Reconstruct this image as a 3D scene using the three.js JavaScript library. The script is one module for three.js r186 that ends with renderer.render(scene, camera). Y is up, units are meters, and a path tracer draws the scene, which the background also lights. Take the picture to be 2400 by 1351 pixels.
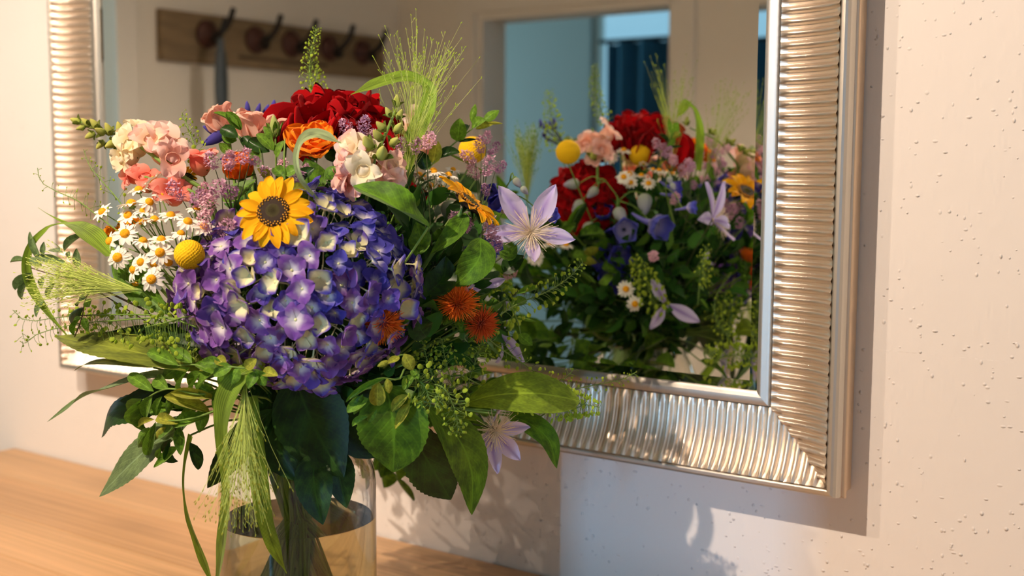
import * as THREE from 'three';
import { mergeGeometries, toCreasedNormals } from 'three/addons/utils/BufferGeometryUtils.js';
import { RectAreaLightUniformsLib } from 'three/addons/lights/RectAreaLightUniformsLib.js';
import { RoundedBoxGeometry } from 'three/addons/geometries/RoundedBoxGeometry.js';

// ---------------------------------------------------------------- camera, sky, light, exposure
RectAreaLightUniformsLib.init();
const scene = new THREE.Scene();
const renderer = new THREE.WebGLRenderer({ antialias: true });
renderer.toneMapping = THREE.LinearToneMapping;
renderer.toneMappingExposure = 1.0;
renderer.shadowMap.enabled = true;
const camera = new THREE.PerspectiveCamera(26.95, 2400 / 1351, 0.05, 60);
camera.rotation.order = 'YXZ';
camera.position.set(0, 1.437, 1.28);
camera.rotation.set(-0.10175, 0.61837, 0.00454);
camera.focus = 1.17; camera.userData.fStop = 4.5;
scene.background = new THREE.Color(0.30, 0.60, 0.82);      // even daylight sky outside the windows
const WARM = new THREE.Color(1.0, 0.785, 0.605), DAY = new THREE.Color(0.26, 0.60, 1.0);
// three ceiling spots: candela, aim on the wall, half cone
const SPOTS = [[-0.92, 10.2, [-0.88, 1.05, 0.5], 1.5, 0.5, WARM], [-1.3, 2.6, [-1.2, 1.2, 0], 1.2, 0.5, WARM], [-1.7, 5.1, [-2.15, 1.25, 0], 0.72, 0.9, new THREE.Color(1.0, 0.84, 0.70)]];
const ADDED_SLIT_BEAM = 165, ADDED_FAR_FILL = 7.5, SIDE_ROOM = 9, ENTRY_WINDOW = 6;
function areaLight(name, w, h, pos, look, color, power) {
  const l = new THREE.RectAreaLight(color, power, w, h);
  l.name = name; l.position.set(...pos); l.lookAt(...look); scene.add(l); return l;
}
areaLight('added_slit_beam', 0.11, 1.8, [-0.7, 1.2, 5.62], [-0.7, 1.2, 0], DAY, ADDED_SLIT_BEAM);  // added unseen source, throws the blue beam onto the mirror wall
areaLight('added_far_room_fill', 1.2, 1.1, [-6.04, 1.5, 3.6], [-3, 1.4, 3.9], new THREE.Color(0.48, 0.78, 0.95), ADDED_FAR_FILL);  // added out of view to brighten the room behind the doorway
areaLight('side_room_window_daylight', 0.8, 1.0, [-4.6, 1.55, 0.02], [-4.6, 1.55, 2], new THREE.Color(0.5, 0.8, 0.9), SIDE_ROOM);
areaLight('entry_window_daylight', 0.22, 1.2, [1.6, 1.55, 1.85], [-1, 1.45, 0.6], DAY, ENTRY_WINDOW);

// ---------------------------------------------------------------- helpers
let seed = 7;
const rnd = () => { seed = (seed + 0x6d2b79f5) | 0; let t = Math.imul(seed ^ (seed >>> 15), 1 | seed); t = (t + Math.imul(t ^ (t >>> 7), 61 | t)) ^ t; return ((t ^ (t >>> 14)) >>> 0) / 4294967296; };
const rr = (a, b) => a + (b - a) * rnd();
const pick = (a) => a[Math.floor(rnd() * a.length) % a.length];
const V3 = (a) => (a.isVector3 ? a.clone() : new THREE.Vector3(...a));
const clamp = THREE.MathUtils.clamp, lerp = THREE.MathUtils.lerp, sstep = THREE.MathUtils.smoothstep;
const names = {};
const numbered = (n) => { names[n] = (names[n] ?? -1) + 1; return names[n] ? n + '_' + String(names[n]).padStart(3, '0') : n; };
function tag(o, label, category, group) { o.userData = { label, category }; if (group) o.userData.group = group; return o; }
function thing(name, label, category, pos = [0, 0, 0], group) {
  const o = new THREE.Group(); o.name = numbered(name); o.position.set(...(pos.isVector3 ? pos.toArray() : pos)); scene.add(o);
  return tag(o, label, category, group);
}
function part(parent, name, geo, mat) {
  const m = new THREE.Mesh(geo, mat); m.castShadow = m.receiveShadow = true;
  m.name = parent === scene ? numbered(name) : name; parent.add(m); return m;
}
const stuff = (m) => { m.userData.kind = 'stuff'; return m; };
function struct(name, geo, mat, parent = scene) { const m = part(parent, name, geo, mat); if (parent === scene) m.userData.kind = 'structure'; return m; }
function mat(color, rough = 0.6, o = {}) {
  const { alpha, ...rest } = o;
  return new THREE.MeshPhysicalMaterial({ color: new THREE.Color(color), roughness: rough, side: THREE.DoubleSide, ...rest });
}
// soft plant tissue: some light passes through
const tissue = (color, o = {}) => mat(color, o.rough ?? 0.9, { transmission: o.through ?? 0.35, thickness: 0, specularIntensity: 0.35, clearcoat: o.coat ?? 0.12, clearcoatRoughness: o.coatRough ?? 0.4, ...(o.vc ? { vertexColors: true } : {}), ...(o.map ? { map: o.map } : {}), ...(o.bump ? { bumpMap: o.bump, bumpScale: o.bumpScale ?? 0.0004 } : {}) });
function box(x0, x1, y0, y1, z0, z1) {       // uv in metres on every face
  const g = new THREE.BoxGeometry(x1 - x0, y1 - y0, z1 - z0); g.translate((x0 + x1) / 2, (y0 + y1) / 2, (z0 + z1) / 2);
  const p = g.attributes.position, n = g.attributes.normal, uv = g.attributes.uv;
  for (let i = 0; i < p.count; i++) {
    if (Math.abs(n.getX(i)) > 0.5) uv.setXY(i, p.getZ(i), p.getY(i)); else if (Math.abs(n.getY(i)) > 0.5) uv.setXY(i, p.getX(i), p.getZ(i)); else uv.setXY(i, p.getX(i), p.getY(i));
  }
  return g;
}
// a surface over (u, v) in 0..1, optional linear vertex colours
function grid(nu, nv, at, colorAt, uvAt) {
  const pos = [], uv = [], col = [], idx = [];
  for (let j = 0; j <= nv; j++) for (let i = 0; i <= nu; i++) {
    const u = i / nu, v = j / nv; pos.push(...at(u, v)); uv.push(...(uvAt ? uvAt(u, v) : [u, v])); if (colorAt) { const c = colorAt(u, v); col.push(c.r ?? c[0], c.g ?? c[1], c.b ?? c[2]); }
  }
  for (let j = 0; j < nv; j++) for (let i = 0; i < nu; i++) { const a = j * (nu + 1) + i, b = a + 1, c = a + nu + 1, d = c + 1; idx.push(a, b, c, b, d, c); }
  const g = new THREE.BufferGeometry();
  g.setAttribute('position', new THREE.Float32BufferAttribute(pos, 3)); g.setAttribute('uv', new THREE.Float32BufferAttribute(uv, 2));
  if (colorAt) g.setAttribute('color', new THREE.Float32BufferAttribute(col, 3));
  g.setIndex(idx); g.computeVertexNormals(); return g;
}
function tube(points, r0, r1, sides = 6, n = 0, rAt) {
  const c = new THREE.CatmullRomCurve3(points.map(V3), false, 'centripetal'); n = n || Math.max(4, points.length * 4);
  const f = c.computeFrenetFrames(n, false), pts = c.getSpacedPoints(n);
  return grid(sides, n, (u, v) => {
    const i = Math.round(v * n), a = u * Math.PI * 2, r = rAt ? rAt(v) : lerp(r0, r1, v);
    return pts[i].clone().addScaledVector(f.normals[i], Math.cos(a) * r).addScaledVector(f.binormals[i], Math.sin(a) * r).toArray();
  });
}
const lathe = (pts, n = 48) => new THREE.LatheGeometry(pts.map((p) => new THREE.Vector2(p[0], p[1])), n);
const lin = (hex) => new THREE.Color(hex);
const mixc = (a, b, t) => a.clone().lerp(b, clamp(t, 0, 1));
function hash2(x, y) { const s = Math.sin(x * 127.1 + y * 311.7) * 43758.5453; return s - Math.floor(s); }
function vnoise(x, y, per) {                 // value noise that repeats every PER cells
  const x0 = Math.floor(x), y0 = Math.floor(y), fx = x - x0, fy = y - y0, s = fx * fx * (3 - 2 * fx), t = fy * fy * (3 - 2 * fy), m = (a) => ((a % per) + per) % per;
  return lerp(lerp(hash2(m(x0), m(y0)), hash2(m(x0 + 1), m(y0)), s), lerp(hash2(m(x0), m(y0 + 1)), hash2(m(x0 + 1), m(y0 + 1)), s), t);
}
function texture(size, at, srgb, repeat) {   // at(x, y) in 0..1 returns [r, g, b] 0..1
  const [w, h] = Array.isArray(size) ? size : [size, size], d = new Uint8Array(w * h * 4);
  for (let y = 0; y < h; y++) for (let x = 0; x < w; x++) { const c = at(x / w, y / h), o = (y * w + x) * 4; for (let k = 0; k < 3; k++) d[o + k] = clamp(c[k] ?? c[0], 0, 1) * 255; d[o + 3] = 255; }
  const t = new THREE.DataTexture(d, w, h); t.magFilter = t.minFilter = THREE.LinearFilter; t.wrapS = t.wrapT = THREE.RepeatWrapping;
  if (srgb) t.colorSpace = THREE.SRGBColorSpace; if (repeat) t.repeat.set(...repeat); t.needsUpdate = true; return t;
}

// ---------------------------------------------------------------- surfaces of the room
const grains = [];
for (let i = 0; i < 900; i++) grains.push([rnd(), rnd(), rr(0.0011, 0.0034), rr(0.35, 1)]);
const plasterBump = (() => {
  const S = 1024, h = new Float32Array(S * S);
  for (let y = 0; y < S; y++) for (let x = 0; x < S; x++) h[y * S + x] = 0.24 + 0.16 * vnoise(x / S * 210, y / S * 64, 210) * vnoise(x / S * 40, y / S * 40, 40) + 0.1 * vnoise(x / S * 12, y / S * 12, 12);
  for (const [gx, gy, r, a] of grains) {
    const R = Math.ceil(r * S * 1.6), e = 0.6 + 0.8 * hash2(gx * 99, gy * 77), cx = Math.floor(gx * S), cy = Math.floor(gy * S);
    for (let j = -R; j <= R; j++) for (let i = -R; i <= R; i++) { const q = Math.hypot(i * e, j / e) / (r * S); if (q < 1) { const o = ((cy + j + S) % S) * S + (cx + i + S) % S; h[o] = Math.max(h[o], 0.34 + 0.6 * a * (1 - q * q)); } }
  }
  return texture(S, (x, y) => [h[Math.round(y * S) * S + Math.round(x * S)]], false, [1 / 0.62, 1 / 0.62]);
})();
const M = {
  wall: mat('#e9e4df', 0.9, { bumpMap: plasterBump, bumpScale: 0.0028 }),
  wallPlain: mat('#e6dfd2', 0.9), white: mat('#e4ded3', 0.55), ceiling: mat('#ece8e0', 0.95), floor: mat('#7d6a57', 0.5),
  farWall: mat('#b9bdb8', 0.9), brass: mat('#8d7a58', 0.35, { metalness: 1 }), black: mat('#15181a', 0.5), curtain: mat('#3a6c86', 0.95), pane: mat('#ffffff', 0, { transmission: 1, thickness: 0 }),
};
// back wall with the mirror, hook wall (left), wall opposite the mirror (with doorway and added beam slot), right wall
struct('wall_back', box(-3.12, 1.7, 0, 2.6, -0.14, 0), M.wall);
struct('floor', box(-6.2, 1.8, -0.1, 0, -0.2, 5.75), M.floor);
struct('ceiling', box(-6.2, 1.8, 2.6, 2.72, -0.2, 5.75), M.ceiling);
struct('wall_left', mergeGeometries([box(-3.12, -3, 0, 2.6, 0, 0.1), box(-3.12, -3, 2.02, 2.6, 0.1, 0.992), box(-3.12, -3, 0, 2.6, 0.992, 2.26)]), M.wallPlain);
struct('wall_opposite', mergeGeometries([box(-3.12, -2.634, 0, 2.6, 2.26, 2.38), box(-2.634, -1.84, 1.975, 2.6, 2.26, 2.38), box(-1.84, -0.78, 0, 2.6, 2.26, 2.38), box(-0.78, -0.58, 0, 0.2, 2.26, 2.38), box(-0.78, -0.58, 2.0, 2.6, 2.26, 2.38), box(-0.58, 1.7, 0, 2.6, 2.26, 2.38)]), M.wallPlain);
struct('wall_right', mergeGeometries([box(1.6, 1.72, 0, 2.6, 0, 1.7), box(1.6, 1.72, 0, 0.9, 1.7, 2.0), box(1.6, 1.72, 2.2, 2.6, 1.7, 2.0), box(1.6, 1.72, 0, 2.6, 2.0, 2.26)]), M.wallPlain);
// the room behind the doorway, and the small room behind the left door opening
struct('wall_far', mergeGeometries([box(-6.2, -3.86, 0, 2.6, 5.0, 5.14), box(-2.3, -0.76, 0, 2.6, 5.0, 5.14), box(-0.76, -0.64, 0, 0.28, 5.0, 5.14), box(-0.76, -0.64, 2.12, 2.6, 5.0, 5.14), box(-0.64, 0.4, 0, 2.6, 5.0, 5.14), box(-3.86, -2.3, 0, 0.85, 5.0, 5.14), box(-3.86, -2.3, 2.4, 2.6, 5.0, 5.14)]), M.farWall);
struct('wall_far_side', mergeGeometries([box(-6.2, -6.06, 0, 2.6, 2.38, 2.95), box(-6.2, -6.06, 0, 2.6, 4.25, 5.0), box(-6.2, -6.06, 0, 0.9, 2.95, 4.25), box(-6.2, -6.06, 2.1, 2.6, 2.95, 4.25)]), M.farWall);
struct('wall_far_end', box(0.26, 0.4, 0, 2.6, 2.38, 5.0), M.farWall);
struct('wall_far_front', box(-6.06, -3.12, 0, 2.6, 2.26, 2.38), M.farWall);
struct('wall_side_room', box(-5.5, -5.38, 0, 2.6, -0.14, 2.26), M.farWall);
struct('wall_side_room_back', mergeGeometries([box(-5.38, -5.0, 0, 2.6, -0.14, 0), box(-4.2, -3.12, 0, 2.6, -0.14, 0), box(-5.0, -4.2, 0, 1.05, -0.14, 0), box(-5.0, -4.2, 2.05, 2.6, -0.14, 0)]), M.farWall);
struct('window_6', box(-5.0, -4.2, 1.05, 2.05, -0.074, -0.07), M.pane);
// door casings
const casing = (x0, x1, y1, z0, z1, w, along) => along === 'x'
  ? mergeGeometries([box(x0 - w, x0, 0, y1 + w, z0, z1), box(x1, x1 + w, 0, y1 + w, z0, z1), box(x0, x1, y1, y1 + w, z0, z1)])
  : mergeGeometries([box(z0, z1, 0, y1 + w, x0 - w, x0), box(z0, z1, 0, y1 + w, x1, x1 + w), box(z0, z1, y1, y1 + w, x0, x1)]);
struct('trim_1', casing(-2.634, -1.84, 1.975, 2.24, 2.26, 0.075, 'x'), M.white);
struct('trim_2', casing(0.1, 0.992, 2.02, -3, -2.98, 0.072, 'z'), M.white);
struct('trim_3', mergeGeometries([box(-2.634, -2.61, 0, 1.975, 2.262, 2.4), box(-1.864, -1.84, 0, 1.975, 2.262, 2.4), box(-2.61, -1.864, 1.95, 1.975, 2.262, 2.4)]), M.white);
struct('baseboard_opposite', mergeGeometries([box(-3, -2.71, 0, 0.09, 2.245, 2.26), box(-1.765, 1.6, 0, 0.09, 2.245, 2.26)]), M.white);
struct('baseboard_left', box(-3, -2.985, 0, 0.09, 1.07, 2.24), M.white);
// added inner slot that bounds the blue beam, entry window on the right, the far room's window
const addedWin1 = new THREE.Group(); addedWin1.name = 'added_window_1'; addedWin1.userData.kind = 'structure'; scene.add(addedWin1);
part(addedWin1, 'window_frame', mergeGeometries([box(-0.8, -0.775, 0.18, 2.02, 2.25, 2.3), box(-0.585, -0.56, 0.18, 2.02, 2.25, 2.3), box(-0.775, -0.585, 0.18, 0.205, 2.25, 2.3), box(-0.775, -0.585, 1.995, 2.02, 2.25, 2.3)]), M.white);
part(addedWin1, 'pane', box(-0.775, -0.585, 0.205, 1.995, 2.31, 2.314), M.pane);
const win2 = new THREE.Group(); win2.name = 'window_2'; win2.userData.kind = 'structure'; scene.add(win2);
part(win2, 'window_frame', mergeGeometries([box(1.62, 1.68, 0.9, 2.2, 1.7, 1.73), box(1.62, 1.68, 0.9, 2.2, 1.97, 2.0), box(1.62, 1.68, 0.9, 0.94, 1.73, 1.97), box(1.62, 1.68, 2.16, 2.2, 1.73, 1.97)]), M.white);
part(win2, 'pane', box(1.65, 1.654, 0.94, 2.16, 1.73, 1.97), M.pane);
const win3 = new THREE.Group(); win3.name = 'window_3'; win3.userData.kind = 'structure'; scene.add(win3);
part(win3, 'window_frame', mergeGeometries([box(-3.86, -3.82, 0.85, 2.4, 5.04, 5.1), box(-2.34, -2.3, 0.85, 2.4, 5.04, 5.1), box(-3.82, -2.34, 0.85, 0.89, 5.04, 5.1), box(-3.82, -2.34, 2.36, 2.4, 5.04, 5.1)]), M.white);
part(win3, 'pane', box(-3.82, -2.34, 0.89, 2.36, 5.06, 5.064), M.pane);
const addedWin4 = new THREE.Group(); addedWin4.name = 'added_window_4'; addedWin4.userData.kind = 'structure'; scene.add(addedWin4);  // unseen window added to go with the extra far room light
part(addedWin4, 'window_frame', mergeGeometries([box(-6.16, -6.1, 0.9, 2.1, 2.95, 2.99), box(-6.16, -6.1, 0.9, 2.1, 4.21, 4.25), box(-6.16, -6.1, 0.9, 0.94, 2.99, 4.21), box(-6.16, -6.1, 2.06, 2.1, 2.99, 4.21)]), M.white);
part(addedWin4, 'pane', box(-6.134, -6.13, 0.94, 2.06, 2.99, 4.21), M.pane);
struct('added_beam_baffle', mergeGeometries([box(-0.86, -0.76, 0, 2.6, 5.14, 5.75), box(-0.64, -0.54, 0, 2.6, 5.14, 5.75), box(-0.76, -0.64, 0, 0.28, 5.14, 5.75), box(-0.76, -0.64, 2.12, 2.6, 5.14, 5.75)]), M.farWall);  // added baffle, keeps the beam source from lighting the hook wall
const addedWin5 = new THREE.Group(); addedWin5.name = 'added_window_5'; addedWin5.userData.kind = 'structure'; scene.add(addedWin5);  // unseen window added around the blue beam source
part(addedWin5, 'pane', box(-0.76, -0.64, 0.28, 2.12, 5.66, 5.664), M.pane);
part(addedWin5, 'window_frame', mergeGeometries([box(-0.76, -0.64, 0.28, 0.295, 5.63, 5.7), box(-0.76, -0.64, 2.105, 2.12, 5.63, 5.7)]), M.white);
// dark curtain in folds before the far window
const cur = thing('curtain', 'dark blue curtain in soft folds, seen in the mirror through the doorway', 'curtain', [-3.45, 0.05, 4.5]);
part(cur, 'fabric', grid(120, 6, (u, v) => { const x = lerp(0, 1.5, u); return [x, lerp(2.05, 0, v), 0.05 * Math.sin(u * 62) + 0.02 * Math.sin(u * 23 + 1) * (1 + v)]; }), M.curtain);
part(cur, 'curtain_rail', tube([[-0.04, 2.06, 0], [1.56, 2.06, 0]], 0.012, 0.012, 8, 4), M.black);

// hook rail on the left wall
const oak = texture([512, 128], (x, y) => { const n = vnoise(x * 6, y * 40, 40) * 0.5 + vnoise(x * 22 + 3, y * 120, 120) * 0.5, a = 0.75 + 0.3 * n; return [0.56 * a, 0.47 * a, 0.34 * a]; }, true);
const rail = thing('hook_rail', 'weathered wooden coat rail with five iron hooks on the wall in the mirror', 'coat rack', [-3, 1.747, 1.15]);
part(rail, 'board', box(0, 0.024, 0, 0.152, 0, 1.0), mat('#ffffff', 0.7, { map: oak }));
part(rail, 'carved_line', box(0.024, 0.0255, 0.026, 0.036, 0.3, 0.7), mat('#4d3d2c', 0.8));
const hookPlate = lathe([[0, 0], [0.042, 0], [0.045, 0.006], [0.036, 0.014], [0.02, 0.016], [0.014, 0.03], [0, 0.032]], 24), hookMat = mat('#4a2a1e', 0.5, { metalness: 0.3 }), ironMat = mat('#2e2a24', 0.5, { metalness: 0.6 });
for (const z of [0.17, 0.37, 0.53, 0.71, 0.88]) {
  const h = part(rail, 'hook', mergeGeometries([tube([[0.03, 0.09, z], [0.06, 0.085, z + 0.01], [0.09, 0.12, z + 0.03], [0.1, 0.17, z + 0.045]], 0.012, 0.009, 8), tube([[0.05, 0.085, z], [0.075, 0.06, z], [0.09, 0.075, z]], 0.009, 0.007, 8)]), ironMat);
  const r = part(h, 'hook_plate', hookPlate, hookMat); r.rotation.z = -Math.PI / 2; r.position.set(0.024, 0.09, z);
}
const sc = thing('shoehorn', 'long grey shoehorn hanging from the first hook of the rail in the mirror', 'shoehorn', [-2.9, 1.6, 1.31]);
part(sc, 'blade', grid(8, 14, (u, v) => { const w = 0.012 + 0.016 * Math.sin(Math.PI * (1 - v) * 0.9), a = (u - 0.5) * 2; return [0.01 * (1 - a * a), lerp(-0.05, 0.22, v), a * w]; }), mat('#4c5356', 0.35, { metalness: 0.4 }));
part(sc, 'strap', tube([[0, 0.21, 0], [0.004, 0.25, 0.01], [0, 0.29, 0.02], [-0.01, 0.25, 0.012]], 0.004, 0.004, 6), M.black);

// ceiling spots: three heads on a bar
const bar = thing('ceiling_light_bar', 'ceiling light bar with three warm spots before the mirror wall', 'ceiling light', [-1.3, 2.55, 1.53]);
part(bar, 'bar', new RoundedBoxGeometry(1.0, 0.05, 0.06, 3, 0.01).translate(0, 0.02, 0), M.white);
SPOTS.forEach(([x], i) => {
  const head = part(bar, 'spot_head', lathe([[0.012, 0.03], [0.03, 0.02], [0.038, -0.03], [0.036, -0.03], [0.026, 0.012], [0.0, 0.016]], 32), M.white); head.position.set(x + 1.3, -0.06, 0);
  const bulb = part(head, 'bulb', new THREE.SphereGeometry(0.012, 16, 12), mat('#ffffff', 0.5, { emissive: WARM, emissiveIntensity: 6 })); bulb.position.set(0, -0.022, 0);
  bulb.castShadow = false;
  const [, cd, to, cone, soft, tint] = SPOTS[i], s = new THREE.SpotLight(tint, cd, 0, cone, soft); s.name = 'spot_lamp_' + (i + 1); s.position.set(x, 2.468, 1.53); s.target.position.set(...to); s.castShadow = true; s.shadow.radius = 0.5;
  scene.add(s, s.target);
});

// ---------------------------------------------------------------- sideboard
const woodTex = (k) => texture([1024, 128], (x, y) => {
  const w = y + 0.05 * vnoise(x * 3, k * 7 + 0.5, 64), n = vnoise(x * 5, w * 26 + k * 13, 512), f = vnoise(x * 18, w * 110 + k * 31, 512), band = vnoise(x * 2, w * 7 + k * 5, 64);
  const kn = Math.max(0, 1 - Math.hypot((x - 0.2 - 0.13 * k % 1) * 18, (y - 0.4) * 3)), a = 0.86 + 0.12 * n + 0.07 * f + 0.08 * band - 0.09 * kn;
  return [0.80 * a, 0.64 * a, 0.47 * a * (0.97 + 0.03 * n)];
}, true);
const table = thing('sideboard', 'light wooden sideboard under the silver mirror, built of long boards', 'table', [-2.062, 0, 0.004]);
const TW = 1.86, boards = [0.13, 0.125, 0.115, 0.13, 0.12];
let bz = 0;
boards.forEach((w, i) => {
  const t = woodTex(i); t.repeat.set(0.55, 1 / w); const g = new RoundedBoxGeometry(TW, 0.036, w - 0.0006, 2, 0.0014).translate(TW / 2, 0.882, bz + w / 2);
  const p = g.attributes.position, uv = g.attributes.uv; for (let q = 0; q < p.count; q++) uv.setXY(q, p.getX(q), p.getZ(q) - bz);
  part(table, 'board', g, mat(['#ffffff', '#f2ece6', '#fdf9f4', '#f6f0e8', '#ffffff'][i], 0.42, { map: t })); bz += w;
});
part(table, 'carcass', mergeGeometries([box(0.03, TW - 0.03, 0.12, 0.862, 0.01, 0.03), box(0.03, 0.06, 0.12, 0.862, 0.03, 0.58), box(TW - 0.06, TW - 0.03, 0.12, 0.862, 0.03, 0.58), box(0.06, TW - 0.06, 0.12, 0.15, 0.03, 0.58)]), mat('#c9a57c', 0.5));
for (let k = 0; k < 3; k++) { const d = part(table, 'door', new RoundedBoxGeometry(0.58, 0.7, 0.022, 2, 0.003).translate(0.36 + k * 0.585, 0.505, 0.585), mat('#cfab82', 0.5)); part(d, 'knob', new THREE.SphereGeometry(0.013, 16, 12).translate(0.56 + k * 0.585 - (k === 2 ? 0.4 : 0), 0.55, 0.606), M.brass); }
for (const [x, z] of [[0.08, 0.06], [TW - 0.08, 0.06], [0.08, 0.53], [TW - 0.08, 0.53]]) part(table, 'leg', new THREE.CylinderGeometry(0.024, 0.017, 0.12, 16).translate(x, 0.06, z), mat('#b98f63', 0.5));

// ---------------------------------------------------------------- mirror in a ribbed silver frame
const MX0 = -1.733, MX1 = -0.545, MY0 = 1.182, MY1 = 1.94, MZ = 0.03, PITCH = 0.0125, U0 = 0.0135, U1 = 0.0885;
const grain = texture(256, (x, y) => { const n = hash2(Math.floor(x * 256), Math.floor(y * 256)); return [0.5 + 0.5 * n * vnoise(x * 60, y * 60, 60)]; }, false, [60, 60]);
const silverLeaf = mat('#cdc7bc', 0.42, { metalness: 0.95, bumpMap: grain, bumpScale: 0.00012 }), ribMetal = mat('#f0e3d2', 0.28, { metalness: 0.95, bumpMap: grain, bumpScale: 0.00016 }), champagne = mat('#dcc4a8', 0.4, { metalness: 0.75, bumpMap: grain, bumpScale: 0.0001 });
const mirror = thing('mirror', 'large mirror with a ground glass edge in a ribbed silver champagne frame on the wall', 'mirror', [(MX0 + MX1) / 2, MY0, 0]);
const HW = (MX1 - MX0) / 2, HH = (MY1 - MY0) / 2;
const cove = (u) => { const t = clamp((u - U0) / (U1 - U0), 0, 1); return 0.0322 + 0.0225 * Math.pow(t, 2.5) + 0.002 * t; };
const profile = [[0, 0.004], [-0.003, 0.0292], [-0.003, 0.0345], [-0.001, 0.0362], [0.003, 0.0366], [0.009, 0.0362], [0.0115, 0.0352], [0.0132, 0.031]];
for (let i = 0; i <= 20; i++) { const u = lerp(U0, U1, i / 20); profile.push([u, cove(u) - 0.0006]); }
const rimAt = profile.length;
profile.push([0.0895, 0.058], [0.0915, 0.0594], [0.0945, 0.0592], [0.0968, 0.0575], [0.0985, 0.053], [0.0995, 0.047], [0.0995, 0.0405]);
const sideAt = profile.length - 1;
profile.push([0.0975, 0.0395], [0.0975, 0.0385], [0.1005, 0.0375], [0.1024, 0.0345], [0.1022, 0.0305], [0.1, 0.028], [0.0955, 0.0265], [0.0945, 0.0245], [0.0972, 0.0225], [0.0982, 0.019], [0.0982, 0.006], [0.096, 0.0035], [0, 0.0035]);
function sweep(a, b, half) {                 // mitred length of the moulding, its run along x and its width along -y
  const out = [], idx = []; const pts = profile.slice(a, b + 1);
  const L = [0]; for (let i = 1; i < pts.length; i++) L.push(L[i - 1] + Math.hypot(pts[i][0] - pts[i - 1][0], pts[i][1] - pts[i - 1][1]));
  return toCreasedNormals(grid(pts.length - 1, 1, (u, v) => { const p = pts[Math.round(u * (pts.length - 1))]; return [(v * 2 - 1) * (half + p[0]), -p[0], p[1]]; }, null, (u, v) => [v * 2 * half, L[Math.round(u * (pts.length - 1))]]), 0.7);
}
function ribGeometry(off, half, nv = 12) {   // one flute and its two half ridges; OFF is its distance along the rail from the middle
  return grid(24, nv, (u, v) => {
    const s = (u - 0.5) * PITCH, e = Math.abs(off + s) - half, us = Math.max(U0, e > U0 ? e : U0), uu = lerp(us, U1, Math.pow(v, 0.85));
    if (us > U1) return [s, -U1, cove(U1)];
    const t = (uu - U0) / (U1 - U0), q = Math.abs(u - 0.5) * 2, ends = sstep(t, 0, 0.05) * (1 - sstep(t, 0.9, 1.0) * (1 - Math.pow(q, 2) * 0.6));
    const k0 = (1 - q) / 0.52, bead = k0 < 1 ? Math.sqrt(1 - k0 * k0) : 0, flute = k0 < 1 ? 0 : Math.sin(Math.PI * (1 - q - 0.52) / 0.96), h = (0.0034 * bead - 0.0011 * flute) * ends + 0.0003;
    const d = (cove(uu + 0.0008) - cove(uu - 0.0008)) / 0.0016, k = 1 / Math.hypot(1, d);
    return [s, -(uu - d * k * h), cove(uu) + k * h];
  }, null, (u, v) => [u * PITCH, v * 0.08]);
}
const plainRib = ribGeometry(0, 9);
function frameRail(half, at, turn, single) {
  const g = new THREE.Group(); g.name = 'frame_rail'; g.position.set(...at); g.rotation.z = turn; mirror.add(g);
  part(g, 'inner_fillet', sweep(0, 8, half), silverLeaf); part(g, 'cove', sweep(7, rimAt, half), champagne); part(g, 'outer_rim', sweep(rimAt - 1, sideAt, half), silverLeaf); part(g, 'side_moulding', sweep(sideAt, profile.length - 1, half), champagne);
  const n = Math.floor((half + U1) / PITCH), all = [];
  for (let k = -n; k <= n; k++) {
    const off = k * PITCH, geo = Math.abs(off) + PITCH / 2 < half + U0 ? plainRib : ribGeometry(off, half, 10);
    if (single) { const m = part(g, 'rib', geo, ribMetal); m.position.x = off; } else all.push(geo.clone().translate(off, 0, 0));
  }
  if (!single) stuff(part(g, 'rib', mergeGeometries(all), ribMetal));
}
frameRail(HW, [0, 0, 0], 0, true); frameRail(HH, [HW, HH, 0], Math.PI / 2, true); frameRail(HH, [-HW, HH, 0], -Math.PI / 2, true); frameRail(HW, [0, 2 * HH, 0], Math.PI, false);
const glassMat = mat('#f1f4f0', 0, { metalness: 1 }), BW = 0.014, BR = 0.00095;
function pane4(a, b, c, d) { const g = grid(1, 1, (u, v) => (v ? (u ? c : d) : (u ? b : a))); return g; }
part(mirror, 'mirror_glass', pane4([-HW + BW, BW, MZ], [HW - BW, BW, MZ], [HW - BW, 2 * HH - BW, MZ], [-HW + BW, 2 * HH - BW, MZ]), glassMat);
const E = MZ + BR, I = [[-HW + BW, BW, MZ], [HW - BW, BW, MZ], [HW - BW, 2 * HH - BW, MZ], [-HW + BW, 2 * HH - BW, MZ]], O = [[-HW, 0, E], [HW, 0, E], [HW, 2 * HH, E], [-HW, 2 * HH, E]];
for (let k = 0; k < 4; k++) part(mirror, 'bevel', pane4(O[k], O[(k + 1) % 4], I[(k + 1) % 4], I[k]), glassMat);
part(mirror, 'backing_board', box(-HW, HW, 0, 2 * HH, 0.006, 0.026), mat('#5a4a3a', 0.8));

// ---------------------------------------------------------------- plant building blocks
const Y = new THREE.Vector3(0, 1, 0), GA = Math.PI * (3 - Math.sqrt(5));
const RIGHT = [0.815,0.005,-0.580], UP = [-0.063,0.995,-0.080], CAM = [0.577,0.102,0.811];
function aim(o, pos, dir, roll = 0) {        // own y along DIR, own x to the viewer's right, so that z points down
  const y = V3(dir).normalize(), x = V3(RIGHT); x.addScaledVector(y, -x.dot(y)); if (x.length() < 0.15) { x.copy(V3(UP)); x.addScaledVector(y, -x.dot(y)); } x.normalize();
  o.position.copy(V3(pos)); o.quaternion.setFromRotationMatrix(new THREE.Matrix4().makeBasis(x, y, x.clone().cross(y))); o.rotateY(roll); return o;
}
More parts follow.
